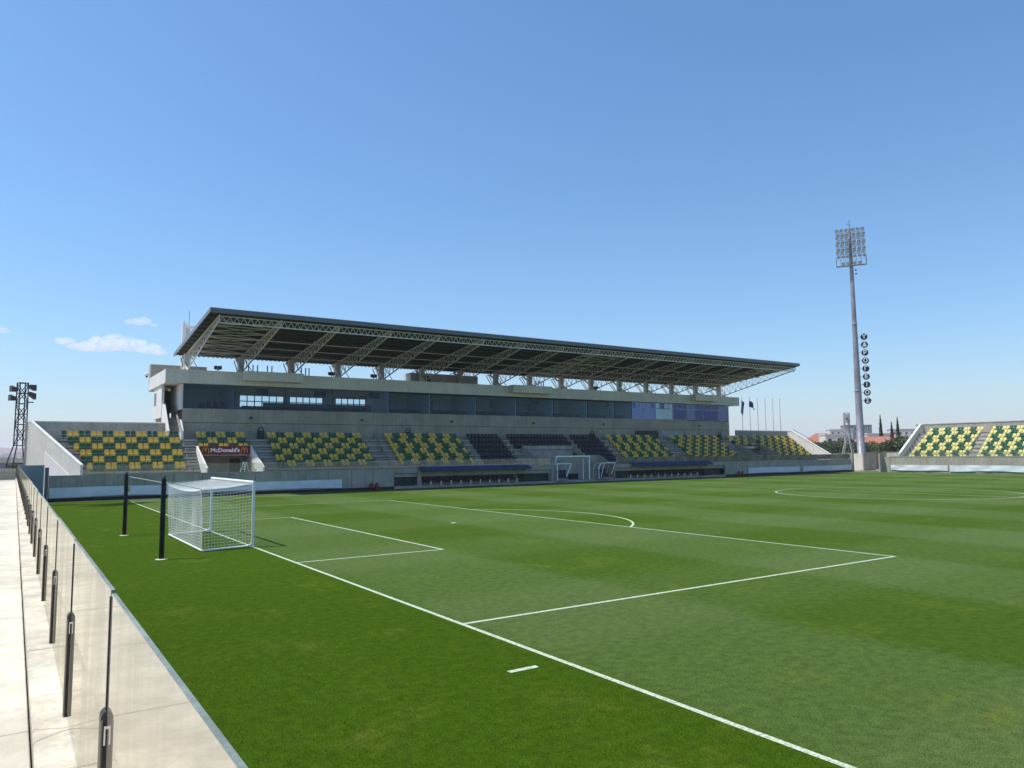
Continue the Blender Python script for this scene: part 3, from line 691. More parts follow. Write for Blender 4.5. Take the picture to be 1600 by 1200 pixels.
for j in range(3):
    y0 = 44+j*3.2; rail = MB(); rail.bar((0, y0, topz(y0)-.3), (L_, y0, topz(y0)-.3), .09)
    rail.v = [(a, b-46, c-15) for a, b, c in rail.v]; rlm = rail.mesh('roof_tie', [steel])
    for i in range(15): put('roof_tie', rlm, (TX[i], 46, 15), RF)

# ---- things on and beside the stand
for nm, x, lab in (('left', 9.2, 'dark twin-headed spotlight on the fascia ledge between first and second roof columns'), ('a', 21.4, 'dark spotlight on the fascia ledge left of the fourth roof column'),
                   ('b', 26.5, 'dark spotlight on the fascia ledge just left of the fifth roof column'), ('c', 60.2, 'dark spotlight on the fascia ledge beneath the middle of the roof')):
    t = thing('spotlight', (x, 46.6, 12.22), lab, 'spotlight', 'spotlights along the fascia ledge')
    m = MB(); m.box(x-.04, x+.04, 46.56, 46.64, 12.22, 12.55); m.box(x-.28, x+.28, 46.57, 46.63, 12.5, 12.56); m.build('bracket', steel_dark, t)
    for dx in (-.2, .2): MB().bevbox(x+dx-.17, x+dx+.17, 46.42, 46.72, 12.57, 12.9, .03).build('lamp_head', steel_dark, t)
t = thing('security_camera', (4.0, 56.9, 12.3), 'small white domed camera on the back corner of the fascia', 'camera')
MB().lathe((3.9, 56.9, 12.5), [(.02,0),(.16,.03),(.22,.2),(.2,.34),(.05,.4)]).build('housing', white_paint, t)
MB().lathe((3.9, 56.9, 12.35), [(.02,0),(.12,.06),(.14,.14)]).build('dome', black, t); MB().box(3.9, 4.15, 56.87, 56.93, 12.6, 12.66).build('arm', white_paint, t)
t = thing('white_mast', (7.8, 57, 12), 'tall white goalpost-shaped mast rising behind the left end of the roof', 'mast')
MB().bevbox(7.4, 7.75, 56.8, 57.2, 11, 19.05, .03).build('post', white_paint, t); MB().bevbox(7.75, 8.3, 57.0, 57.25, 11, 18.75, .03).build('back_post', render_grey, t)
MB().bevbox(7.76, 11.5, 56.8, 57.0, 18.3, 18.62, .03).build('beam', white_paint, t); MB().tube((8.15, 57.1, 18.75), (8.15, 57.1, 20.3), .025).build('aerial', steel_dark, t)
for x, lab in ((13.55, 'small dark green hooded object beside the top row, left end of the first shaded block'), (30.6, 'small dark green hooded object behind the top row of the second shaded block'),
               (58.9, 'small black hooded object at the right end of the top row of black seats'), (85.2, 'small dark green hooded object above the aisle near the right-hand red sign')):
    t = thing('hooded_bin', (x, 45.95, T(0)), lab, 'bin', 'hooded bins behind the top rows')
    MB().bevbox(x-.32, x+.32, 45.75, 46.2, T(0), T(0)+.95, .06).build('body', green_bin_m if x != 58.9 else black, t)
    m = MB(); m.poly([(x+.27*math.cos(q), 45.95, T(0)+.95+.38*math.sin(q)) for q in np.linspace(0, math.pi, 9)], .06); m.build('hood', green_bin_m if x != 58.9 else black, t)

# red signs over the openings
def sign(x0, x1, lab):
    t = thing('banner_sign', ((x0+x1)/2, 43.1, 3.75), lab, 'sign')
    zc = 4.14; xc = (x0+x1)/2
    MB().bevbox(x0, x1, 43.08, 43.19, 3.72, 4.56, .01).build('board', red_sign, t)
    M = Matrix.Translation((xc, 43.06, zc)) @ Matrix.Rotation(math.pi/2, 4, 'X')
    o_ = text_obj('lettering', "McDonald's", .55, M, white_paint, t, bold=.016, sx=1.0)
    xs_ = [v.co.x for v in o_.data.vertices]; k_ = 2.75/(max(xs_)-min(xs_))
    for v in o_.data.vertices: v.co.x *= k_
    for xx in (x0+.56, x1-.56):
        m = MB()
        for s_ in (-1, 1):
            pts = [(xx+s_*.15+.15*math.cos(q), 43.06, zc-.27+.53*math.sin(q)) for q in np.linspace(0, math.pi, 13)]
            for a_, b_ in zip(pts, pts[1:]): m.bar(a_, b_, .055)
        m.build('arches', sign_yellow, t)
sign(6.95, 11.75, 'dark red restaurant sign above the opening in the left seating blocks')
sign(86.25, 91.1, 'dark red restaurant sign in shade above the opening near the right end')
# step ladder below the left sign
t = thing('step_ladder', (10.1, 38.6, 1.75), 'white step ladder standing open below the left red sign', 'ladder')
m = MB()
for s_ in (-.22, .22): m.tube((10.1+s_-.25, 38.6, 1.75), (10.1+s_*.6+.05, 38.6, 3.0), .03)
for k in range(4): m.tube((9.68+k*.07, 38.6, 2.05+.25*k), (10.2+k*.0, 38.6, 2.05+.25*k), .022)
m.build('step_frame', white_paint, t)
m = MB()
for s_ in (-.2, .2): m.tube((10.1+s_+.35, 38.9, 1.75), (10.1+s_*.6+.1, 38.65, 3.0), .025)
m.build('stay_frame', white_paint, t)

# ---- seats
def seat_mb(mi=0, wid=.385):
    m = MB(); h = wid/2
    # moulded pan with a deep front apron, then a separate backrest
    m.add([(-h,-.43,.20),(h,-.43,.20),(h,-.45,.40),(-h,-.45,.40),(-h*.92,-.42,.435),(h*.92,-.42,.435),(h*.92,-.08,.41),(-h*.92,-.08,.41),(h,-.05,.36),(-h,-.05,.36)],
          [(0,1,2,3),(3,2,5,4),(4,5,6,7),(7,6,8,9),(9,8,1,0),(1,8,6,5,2),(0,3,4,7,9)], mi)
    b0, b1 = .47, .80
    pts = [(-h*.94,b0),(h*.94,b0),(h,b0+.1),(h*.96,b1-.05),(h*.75,b1),(-h*.75,b1),(-h*.96,b1-.05),(-h,b0+.1)]
    n = len(pts); vs = [(a, -.03+(b-b0)*.16, b) for a, b in pts]+[(a, .02+(b-b0)*.16, b) for a, b in pts]
    m.add(vs, [tuple(range(n-1,-1,-1))[::-1], tuple(range(2*n-1,n-1,-1))]+[(i,(i+1)%n,n+(i+1)%n,n+i)[::-1] for i in range(n)], mi)
    m.box(-.03, .03, -.12, .02, .0, .47, mi)
    return m
seat_meshes = {'yellow': seat_mb().mesh('seat_y', [seat_y]), 'green': seat_mb().mesh('seat_g', [seat_g]), 'black': seat_mb(wid=.42).mesh('seat_k', [seat_k])}
PITCH_S = .4745
BLOCKS = [('leftmost sunlit block', None, 5.45, range(6), 2), ('small block above the left red sign', 7.0, 11.75, range(3), 2),
          ('first shaded block right of the left sign', 14.0, 24.5, range(6), 2), ('second shaded block from the left', 27.4, 37.2, range(6), 1),
          ('r3', 60.9, 70.6, range(6), 1), ('r2', 73.5, 84.1, range(6), 2), ('r1', 86.4, 91.1, range(3), 2), ('r0', 92.5, 102.6, range(6), 2)]
allseats = []
for name, x0, x1, rows, sh in BLOCKS:
    for k in rows:
        xs = wallx(45.5-.8*k)+2.05-.02*k if x0 is None else x0+.24
        if x0 is None: xs = 5.2-PITCH_S*int((5.2-xs)/PITCH_S)
        n = int((x1-xs)/PITCH_S)+1 if x0 is None else int((x1-x0)/PITCH_S)
        base = round(xs/PITCH_S) if x0 is None else 0
        for i in range(n):
            c = (base+i+(sh*k if sh == 2 else (k % 2)))
            yel = (c % 4) in ((0, 1) if sh == 2 else (0, 1))
            y = 45.5-.8*k
            allseats.append((math.hypot(xs+i*PITCH_S-CAM.x, y-CAM.y), name, k, i, xs+i*PITCH_S, y, T(k) if k < 6 else 0, 'yellow' if yel else 'green'))
# end stand seats
EX0 = 109.2; ENDROWS = 8
def ET(k): return 1.95+.60*k       # k = 0 front row
endseats = []
EB = [(29.2, 20.6), (19.2, 6.5), (5.2, -7.5), (-8.8, -21.0)]
for (ya, yb) in EB:
    for k in range(ENDROWS):
        y = ya-.2-(0.10*k if ya > 29 else 0)
        i = 0
        while y > yb:
            c = i+(k % 2); col_ = 'green' if c % 4 in (2, 3) else 'yellow'
            endseats.append((EX0+.8*k+.6, y, ET(k), col_)); y -= PITCH_S; i += 1
allseats.sort(key=lambda q: q[0])
ROWN = ['top', 'second', 'third', 'fourth', 'fifth', 'bottom']
stuff = {}
for idx, (d, name, k, i, x, y, z, c) in enumerate(allseats):
    if idx < 300:
        rowname = ROWN[k] if not name.startswith('small') else ('top', 'middle', 'bottom')[k]
        put('stadium_seat', seat_meshes[c], (x, y, z+.001), None, None, '%s plastic seat, %s row, %s from left, %s' % (c, rowname, ORDN[i], name), 'seat', 'yellow and green plastic seats')
sm = MB(); proto = seat_mb()
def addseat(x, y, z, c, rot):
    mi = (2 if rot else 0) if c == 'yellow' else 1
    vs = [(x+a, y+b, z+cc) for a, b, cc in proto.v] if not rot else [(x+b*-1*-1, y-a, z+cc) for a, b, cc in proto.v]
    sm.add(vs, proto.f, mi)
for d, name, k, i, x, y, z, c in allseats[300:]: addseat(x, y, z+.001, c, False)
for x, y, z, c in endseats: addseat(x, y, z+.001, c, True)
sm.build('stadium_seats', [seat_y, seat_g, seat_faded_lit], None, (50, 40, 0), kind='stuff', label='rows of yellow and green plastic seats on the right blocks and the far end stand', cat='seats')
DB = [('left black block', 38.3, 43.4, range(6)), ('middle black block over the tunnel', 44.2, 53.8, range(3)), ('right black block', 54.5, 59.6, range(6))]
for name, x0, x1, rows in DB:
    for k in rows:
        n = int((x1-x0)/.52)
        for i in range(n):
            rn = ROWN[k] if len(rows) == 6 else ('top', 'middle', 'bottom')[k]
            put('club_seat', seat_meshes['black'], (x0+.26+i*.52, 45.5-.8*k, T(k)+.001), None, None, 'black club seat, %s row, %s from left, %s' % (rn, ORDN[i], name), 'seat', 'black club seats in the middle blocks')

# ---- dugouts
def dugout(x0, x1, lab, lab2, who):
    t = thing('dugout_awning', ((x0+x1)/2, 36.5, 1.85), lab, 'awning')
    m = MB(); n = 24
    for i in range(n):
        xa = x0+(x1-x0)*i/n; xb = x0+(x1-x0)*(i+1)/n; s0 = .03*math.sin(i*2.1); s1 = .03*math.sin((i+1)*2.1)
        m.add([(xa,36.0,1.90+s0),(xb,36.0,1.90+s1),(xb,37.0,2.26+s1*.5),(xa,37.0,2.26+s0*.5),(xa,36.0,1.83+s0),(xb,36.0,1.83+s1),(xb,37.0,2.18),(xa,37.0,2.18)],
              [(0,1,2,3),(4,7,6,5),(0,4,5,1)], 0)
    m.build('cover', blue_sheet, t)
    m = MB()
    for i in range(6): x = x0+.3+(x1-x0-.6)*i/5; m.tube((x, 36.05, 1.80), (x, 36.98, 2.13), .03)
    m.tube((x0, 36.05, 1.79), (x1, 36.05, 1.79), .03); m.build('frame', steel_dark, t)
    b = thing('dugout_bench', ((x0+x1)/2, 37.9, .25), lab2, 'bench')
    xa, xb = x0+.6, x1-.5; n = int((xb-xa)/.62)
    sm_ = MB(); sm_.bevbox(-.27, .27, -.26, .24, .36, .50, .04); sm_.bevbox(-.27, .27, .17, .30, .48, 1.05, .05); sme = sm_.mesh('bench_seat', [purple_seat])
    lg = MB(); lg.box(-.07, .07, -.28, -.20, 0, .42); lg.box(-.05, .05, -.2, .2, 0, .06); lgm = lg.mesh('bench_leg', [white_paint])
    for i in range(n): put('bench_seat', sme, (xa+.3+i*.62, 37.95, .25), b)
    for i in range(0, n+1, 2): put('bench_leg', lgm, (xa+i*.62, 37.9, .25), b)
    MB().box(xa, xa+n*.62, 37.85, 37.95, .52, .6).build('bench_beam', steel_dark, b)
dugout(27.5, 41.5, 'long bright blue sheet awning over the left dugout', 'row of dark dugout seats with white legs under the left blue awning', 0)
dugout(57.6, 72.2, 'long bright blue sheet awning over the right dugout', 'row of dark dugout seats with white legs under the right blue awning', 1)

# ---- tunnel frame and shelters
t = thing('tunnel_portal', (48, 36.8, 0), 'white square-tube frame standing round the mouth of the players tunnel', 'frame')
m = MB(); m.box(45.4, 50.6, 36.6, 36.72, 3.05, 3.2); m.box(50.45, 50.6, 36.6, 36.72, .3, 3.049); m.box(45.4, 45.52, 36.6, 36.72, 2.7, 3.049); m.build('front_frame', white_paint, t)
m = MB(); m.box(46.0, 50.44, 37.6, 37.72, 2.72, 2.87); m.box(46.0, 46.12, 37.6, 37.72, 2.1, 2.719); m.box(50.3, 50.44, 37.6, 37.72, .3, 2.719)
m.box(50.46, 50.58, 36.73, 37.72, 2.89, 3.02); m.build('rear_frame', white_paint, t)
MB().box(45.4, 50.44, 36.73, 38.4, 2.90, 2.98).build('canopy', blue_panel, t)
def shelter(x0, x1, lab, curved):
    t = thing('side_shelter', ((x0+x1)/2, 36.8, .3), lab, 'shelter', 'small shelters beside the tunnel')
    y0, y1 = 36.5, 37.5; zt2 = 2.25
    m = MB()
    for y, rr_ in ((y0, 1.0), (y1, .45)):
        if curved:
            m.poly([(x0, y, .3), (x0, y, 1.5), (x0+.15, y, 1.95), (x0+.45, y, zt2), (x1, y, zt2)], .07*rr_)
            m.poly([(x0+.9, y, zt2), (x0+.35, y, .6)], .05*rr_); m.poly([(x1, y, zt2), (x1-.7, y, .9)], .05*rr_)
        else:
            m.poly([(x0, y, .3), (x0, y, zt2), (x1, y, zt2), (x1-.75, y, .7)], .07*rr_)
    for x in (x0+.5, x1): m.tube((x, y0, zt2), (x, y1, zt2), .05)
    m.build('frame', white_paint, t)
    MB().box(x0+.5, x1-.05, y0, y1, zt2+.05, zt2+.07).build('canopy', glass_guard, t)
    MB().box(x0+.1, x1-.4, 36.7, 37.6, .3, .42).build('plinth', concrete_step, t)
    s_ = MB(); s_.bevbox(-.22, .22, -.25, .2, .15, .5, .04); s_.bevbox(-.22, .22, .15, .27, .5, 1.1, .05); sme = s_.mesh('shelter_seat', [purple_seat])
    for i in range(3): put('shelter_seat', sme, (x0+.65+i*.5, 37.1, .42), t)
shelter(45.5, 47.6, 'small white-framed shelter with dark seats at the left of the tunnel mouth', False)
shelter(51.9, 54.6, 'small curved white-framed shelter with dark seats right of the tunnel mouth', True)
t = thing('tunnel_crate', (49.6, 38.6, .3), 'low dark box inside the tunnel mouth', 'box')
MB().bevbox(49.0, 50.2, 38.4, 38.9, .3, .95, .03).build('body', black, t); MB().box(48.96, 50.24, 38.36, 38.94, .952, 1.0).build('lid', door_dark, t)

# ---- cloth strips
def cloth(p, q, z0, z1, lab, nrm, sag=.05, seed=0, wob=.10):
    p = Vector(p); q = Vector(q); n = max(6, int((q-p).length/.35)); m = MB(); vs = []
    for j in range(5):
        for i in range(n+1):
            t_ = i/n; a_ = p+(q-p)*t_; s_ = t_*(q-p).length
            w_ = .05*noise.noise((s_*.9, j*.5, seed))+.02*math.sin(s_*1.7+j)
            zz = z1+(z0-z1)*j/4
            if j == 4: zz += wob*noise.noise((s_*.22, seed, 1.5))
            if j == 0: zz += sag*noise.noise((s_*.18, seed, 4.5))
            vs.append((a_.x+nrm[0]*(.07+w_), a_.y+nrm[1]*(.07+w_), zz))
    m.add(vs, [(j*(n+1)+i, (j+1)*(n+1)+i, (j+1)*(n+1)+i+1, j*(n+1)+i+1) for j in range(4) for i in range(n)], 0, True)
    return m.build('banner_cloth', cloth_m, None, None, label=lab, cat='banner', group='pale cloth banners on the perimeter walls')
cloth((-5.5, 36.98), (19.1, 36.98), .32, 1.14, 'long blank pale blue cloth hung on the stand wall behind the goal', (0, -1)) if False else None
def cloth3(p, q, *a, **k): return cloth((p[0], p[1], 0), (q[0], q[1], 0), *a, **k)
cloth3((-5.5, 36.98), (19.1, 36.98), .36, 1.14, 'long blank pale cloth on the shaded stand wall behind the goal', (0, -1), seed=1)
cloth3((80.5, 36.98), (92.7, 36.98), .36, 1.12, 'blank pale cloth on the shaded wall below the right-hand red sign', (0, -1), seed=2, wob=.2)
cloth3((93.3, 36.98), (106.5, 36.98), .42, 1.14, 'blank pale cloth on the shaded wall next to the concrete enclosure', (0, -1), seed=3, wob=.2)
cloth3((107.95, 31.2), (107.95, 22.5), .28, 1.14, 'sunlit white cloth at the left end of the far end stand wall', (-1, 0), seed=4)
cloth3((107.95, 22.2), (107.95, 12.3), .28, 1.14, 'sunlit white cloth at the right edge of the picture on the end stand wall', (-1, 0), seed=5)
cloth3((107.95, 12.0), (107.95, 2.3), .28, 1.14, 'sunlit white cloth beyond the right edge on the end stand wall', (-1, 0), seed=6)

# ---- red extinguisher boxes
for x, lab in ((22.0, 'left one of two dark red extinguishers by the left dugout doors'), (22.6, 'right one of two dark red extinguishers by the left dugout doors'),
               (78.0, 'left one of two dark red extinguishers right of the right dugout'), (78.75, 'right one of two dark red extinguishers right of the right dugout')):
    t = thing('fire_extinguisher', (x, 36.6, 0), lab, 'extinguisher', 'red fire extinguishers at the foot of the wall')
    MB().lathe((x, 36.6, 0), [(.17,0),(.19,.04),(.19,.52),(.14,.62),(.06,.66)]).build('cylinder', red_paint, t)
    m = MB(); m.box(x-.04, x+.04, 36.56, 36.64, .66, .76); m.poly([(x+.04, 36.6, .71), (x+.2, 36.6, .63), (x+.22, 36.6, .2)], .025); m.build('hose', black, t)

# ------------------------------------------------------------------ end stand
ES = thing('end_stand', (110, 5, 0), 'open sunlit end terrace of yellow and green seats at the far right', 'grandstand')
m = MB(); pl = [(108.2,0)]; pl = [(108.2,0),(108.2,1.75),(EX0-.09,1.75)]
for k in range(ENDROWS): x_ = EX0-.15+.8*k; pl += [(x_+.06, ET(k)-.09), (x_, ET(k)-.09), (x_, ET(k)), (x_+(.86 if k < ENDROWS-1 else .8), ET(k))]
xb_ = EX0-.15+.8*ENDROWS; pl += [(xb_+.9, ET(ENDROWS-1)), (xb_+.9, 0)]
m.prism_y(-40, 30.2, pl[::-1]); m.build('terrace', concrete_step, ES)
y = 31.3
while y > -30:
    MB().box(108.0+random.uniform(-.005, .005), 108.2, y-2.4+.008, y-.008, 0, 2.4).build('wall_panel', concrete, ES); y -= 2.4
MB().box(107.96, 108.25, -30, 31.35, 2.402, 2.48).build('coping', concrete_step, ES)
MB().box(109.0, 109.2, 30.35, 32.4, 0, 3.05).build('low_wall', render_grey, ES)
y = 32.4
while y > -30:
    MB().box(108.08, 108.092, y-2.0+.03, y-.03, 2.52, 3.15).build('guard_panel', glass_guard, ES); y -= 2.0
MB().box(xb_+.9, xb_+1.15, -40, 31.2, 0, 7.55).build('back_wall', concrete, ES)
MB().box(xb_+.85, xb_+1.2, -40, 31.25, 7.552, 7.68).build('coping', concrete_step, ES)
sl = [(108.6,0),(108.6,2.75),(xb_+.2,7.55),(xb_+1.15,7.55),(xb_+1.15,0)]
MB().prism_y(30.0, 30.25, sl[::-1]).build('side_wall', render_grey, ES)
MB().prism_y(29.95, 30.3, [(108.6,2.76),(xb_+.2,7.56),(xb_+.2,7.72),(108.6,2.92)][::-1]).build('side_coping', render_white, ES)
for y0, y1 in ((20.5, 19.3), (6.4, 5.3), (-7.6, -8.7)):
    for k in range(ENDROWS): MB().box(EX0-.55+.8*k, EX0-.152+.8*k, y1+.05, y0-.05, (ET(k-1) if k else 1.75)+.002, ET(k)-.3).build('step', concrete_step, ES)
MB().box(108.0, 108.3, 31.36, 32.38, 0, 2.4).build('wall_panel', concrete, ES)
MB().box(107.0, 107.99, 32.4, 32.6, 0, 2.95).build('return_wall', concrete, ES)

# ------------------------------------------------------------------ tall floodlight and its enclosure
EN = thing('pole_enclosure', (115, 39, 0), 'pale concrete enclosure at the foot of the tall floodlight pole', 'enclosure')
MB().box(114.7, 114.9, 39.95, 42.6, 0, 2.92).build('side_panel', render_grey, EN)
for i, (x0, x1) in enumerate(((114.7, 115.95), (115.97, 116.6), (116.62, 118.5))): MB().box(x0, x1, 39.75+.03*(i == 1), 39.94, 0, 2.9-.04*(i == 1)).build('front_panel', concrete, EN)
MB().box(106.9, 107.3, 37.0, 37.4, 0, 2.95).build('corner_post', concrete, EN)
t = thing('brown_wall', (130, 44.6, 0), 'brown earth-coloured wall seen through the gap beside the pole enclosure', 'wall')
MB().box(121.6, 142, 44.5, 44.8, 0, 3.2).build('wall', brown_wall, t)
FL = thing('floodlight_pole', (116.2, 41, 0), 'tall tapering floodlight pole with a lamp frame and nine lettered discs', 'floodlight')
px, py = 116.2, 41.0
m = MB(); m.lathe((px, py, 0), [(.90,0),(.90,.12),(.69,.2),(.55,14),(.41,26),(.32,37.2),(.20,43.6)], n=20); m.build('pole', galv, FL)
for z, rr in ((14, .565), (26, .425)): MB().lathe((px, py, z-.15), [(rr+.0,0),(rr+.025,.02),(rr+.025,.28),(rr,.3)], n=20).build('collar', galv, FL)
fx = Vector((.54, -.84, 0)); fn = Vector((-.84, -.54, 0))
KX = .93
def P(a_, b_, z): q = Vector((px, py, 0))+fx*a_*KX+fn*b_; return (q.x, q.y, z)
m = MB(); m.tube(P(-2.65,.5,36.6), P(2.65,.5,36.6), .08); m.tube(P(-2.65,.9,36.6), P(2.65,.9,36.6), .06); m.tube(P(-2.65,.7,36.55), P(2.65,.7,36.55), .12)
for s_ in (-2.65, 2.65): m.tube(P(s_,.7,36.5), P(s_,.7,38.1), .08)
m.tube(P(-2.65,.9,37.6), P(-.4,.9,37.6), .03); m.tube(P(.4,.9,37.6), P(2.65,.9,37.6), .03); m.build('platform', galv, FL)
m = MB()
for s_ in (-1.8, -.9, .95, 1.85): m.tube(P(s_,.45,36.6), P(s_,.45,43.3), .03)
m.build('ladder_rods', steel_grey, FL)
lamp = MB(); lamp.lathe((0,0,0), [(.06,-.02),(.20,.02),(.31,.14),(.33,.22)], n=10); lamp.lathe((0,0,.221), [(.31,0),(.30,.02)], n=10, mi=1)
lamp.box(-.05, .05, -.3, -.2, -.1, .1)
lampm = lamp.mesh('lamp', [steel_grey, lens_glass])
def lamp_at(parent, loc, direction, name='lamp'):
    o = put(name, lampm, loc, parent); o.rotation_euler = Vector(direction).to_track_quat('Z', 'Y').to_euler(); return o
for rI in range(4):
    z = 38.75+rI*1.33
    m = MB(); m.tube(P(-2.6,.55,z), P(2.6,.55,z), .055); m.build('crossarm', galv, FL)
    for s_ in (-2.3, -1.45, -.65, .55, 1.4, 2.25):
        lamp_at(FL, P(s_,.75,z+.42), fn*.9+Vector((0,0,-.35))); lamp_at(FL, P(s_+.1,.75,z-.36), fn*.7+Vector((0,0,-.75)))
for s_ in (-1.4, -.5, .6, 1.5): lamp_at(FL, P(s_,.75,37.05), fn*.9+Vector((0,0,-.35)))
m = MB(); m.tube((px,py,43.5), (px,py,45.2), .04); m.tube(P(-.45,0,44.3), P(.2,0,44.2), .03); m.tube(P(-.45,0,44.3), P(-.45,0,44.7), .03); m.build('aerial', steel_dark, FL)
for k_, z in enumerate((35.6, 34.9)): MB().lathe(P(.75,.3,z), [(.05,0),(.14,.1),(.12,.3),(.04,.36)], n=8).build('beacon', steel_dark, FL)
KX = 1.0
for i, ch in enumerate('ΥΔΡΟΓΕΙΟΣ'):
    z = 23.6-i*1.425; off = 1.42+.006*i
    c = Vector(P(off, .2, z)); M = Matrix.Translation(c) @ Matrix((fx.to_4d(), (0,0,1,0), fn.to_4d(), (0,0,0,1))).transposed()
    M = Matrix(((fx.x,0,fn.x,c.x),(fx.y,0,fn.y,c.y),(0,1,0,c.z),(0,0,0,1)))
    m = MB(); m.lathe((0,0,-.06), [(.54,0),(.57,.02),(.57,.10),(.55,.12)], n=28); m.xform(M); dk = m.build('letter_disc', navy, FL)
    text_obj('letter', ch, .98, M @ Matrix.Translation((0, 0, .075)), white_paint, dk, bold=.025, depth=.03)
    m = MB(); m.tube(P(.3,.0,z), P(off-.3,.1,z), .035); m.build('disc_arm', steel_grey, FL)
# matching pole standing just outside the left edge; its shadow crosses the grass behind the goal
F2 = thing('floodlight_pole', (-19.0, 39.6, 0), 'floodlight pole just beyond the left edge whose shadow crosses the grass', 'floodlight')
m = MB(); m.lathe((-19.0, 39.6, 0), [(.74,0),(.60,14),(.46,26),(.36,37.2),(.24,43.6)], n=16); m.build('pole', galv, F2)
m = MB()
for z in (38.75, 40.1, 41.4, 42.7):
    m.tube((-20.9, 37.8, z), (-17.2, 41.3, z), .06)
    for q in range(6): xq = -20.7+q*.66; m.lathe((xq, 38.0+q*.66, z-.2), [(.1,0),(.32,.2),(.32,.6),(.1,.75)], n=8)
m.build('lamp_frame', steel_grey, F2)

# ------------------------------------------------------------------ lattice towers
def lattice(x, y, H, mat, lab, s=1.0, wt=1.0):
    t = thing('lattice_tower', (x, y, 0), lab, 'lighting tower', 'small lattice lighting towers')
    c, sn = math.cos(.35), math.sin(.35)
    def Q(a_, b_, z): return (x+(a_*c-b_*sn)*s, y+(a_*sn+b_*c)*s, z*s)
    hw = .42; zs = [4.9+i*(H-4.9)/6 for i in range(7)]
    m = MB()
    for a_, b_ in ((-1,-1),(1,-1),(1,1),(-1,1)):
        m.bar(Q(a_*hw,b_*hw,4.9), Q(a_*hw*.92,b_*hw*.92,H), .11*wt); m.bar(Q(a_*.82,b_*.82,3.0), Q(a_*hw,b_*hw,4.9), .11*wt); m.bar(Q(a_*.88,b_*.88,0), Q(a_*.82,b_*.82,3.0), .11*wt)
    m.build('leg_frame', mat, t); m = MB()
    for i, z in enumerate(zs):
        e = hw*.96; cs = [(-e,-e),(e,-e),(e,e),(-e,e)]
        for j in range(4):
            p0, p1 = cs[j], cs[(j+1) % 4]; m.bar(Q(*p0,z), Q(*p1,z), .07*wt)
            if i < 6: a0, a1 = (p0, p1) if (i+j) % 2 else (p1, p0); m.bar(Q(*a0,z), Q(*a1,zs[i+1]), .065*wt)
    base_m = MB()
    for z in (1.6, 3.0):
        e = .84; cs = [(-e,-e),(e,-e),(e,e),(-e,e)]
        for j in range(4): base_m.bar(Q(*cs[j],z), Q(*cs[(j+1) % 4],z), .07*wt)
    m.build('bracing', mat, t); m = base_m
    m.bar(Q(-.84,-.84,1.6), Q(.84,-.84,3.0), .06*wt); m.bar(Q(.84,.84,1.6), Q(-.84,.84,3.0), .06*wt)
    m.build('base_brace', mat, t)
    for a_, z, tl in ((-.85, H-.75, .1*wt), (-.92, H-1.7, .1*wt), (.95, H-.3, -.12), (.95, H-1.05, -.3)):
        m = MB(); sg = 1 if a_ > 0 else -1
        v = [Q(a_-sg*.32,-.3,z+.16), Q(a_-sg*.32,.3,z+.16), Q(a_-sg*.32,.3,z-.2), Q(a_-sg*.32,-.3,z-.2), Q(a_+sg*.26,-.36,z+.28+tl), Q(a_+sg*.26,.36,z+.28+tl), Q(a_+sg*.26,.36,z-.34+tl), Q(a_+sg*.26,-.36,z-.34+tl)]
        m.add(v, [(0,1,2,3),(4,7,6,5),(0,4,5,1),(1,5,6,2),(2,6,7,3),(3,7,4,0)]); m.bar(Q(sg*.4,0,z), Q(a_-sg*.3,0,z), .06*wt); m.build('lamp', mat, t)
    m = MB(); m.bar(Q(.4,0,H-2.0), Q(1.1,0,H-2.0), .1*wt); m.build('arm', mat, t)
lattice(-7.55, 60, 11.5, steel_dark, 'dark lattice lighting tower with square lamps left of the stand', wt=1.25)
lattice(119.6, 45.6, 10.4, tower_grey, 'pale grey lattice lighting tower in front of the trees left of the tall pole', wt=1.25)

# ------------------------------------------------------------------ flagpoles
fpx = [110.7, 113.0, 115.4, 117.8, 120.2, 122.5]
flab = ['flagpole flying a furled dark blue flag beside the end of the stand fascia', 'flagpole flying a spread dark blue flag, second from the stand', 'bare thin flagpole just right of the second flag', 'bare thin flagpole in the middle of the four bare ones nearer the flags',
        'bare thin flagpole second from the right of the row', 'bare thin flagpole at the right end of the row']
for i, x in enumerate(fpx):
    t = thing('flagpole', (x, 62, 0), flab[i], 'flagpole', 'row of thin flagpoles behind the right wing')
    MB().tube((x, 62, 0), (x, 62, 14.1), .07, .035, n=8).build('pole', steel_grey, t)
    MB().lathe((x, 62, 14.1), [(.02,0),(.08,.06),(.02,.14)], n=8).build('finial', steel_grey, t)
    if i < 2:
        m = MB(); n = 10; vs = []
        for j in range(9):
            for k in range(n+1):
                s_, tt = k/n, j/8
                if i == 0: xx = x+.05+s_*(.75-.2*math.sin(tt*3))*(1-.35*tt)*.8-.55*tt*tt*.4; zz = 13.9-tt*2.9-s_*1.3*(1-tt*.4)
                else: xx = x+.05+s_*(1.1+.6*tt); zz = 13.9-1.6*tt*(1-s_)-s_*(1.2+1.0*tt)
                vs.append((xx, 62+.22*math.sin(s_*7+tt*2), zz))
        m.add(vs, [(j*(n+1)+k, (j+1)*(n+1)+k, (j+1)*(n+1)+k+1, j*(n+1)+k+1) for j in range(8) for k in range(n)], 0, True); m.build('flag', navy_cloth, t)

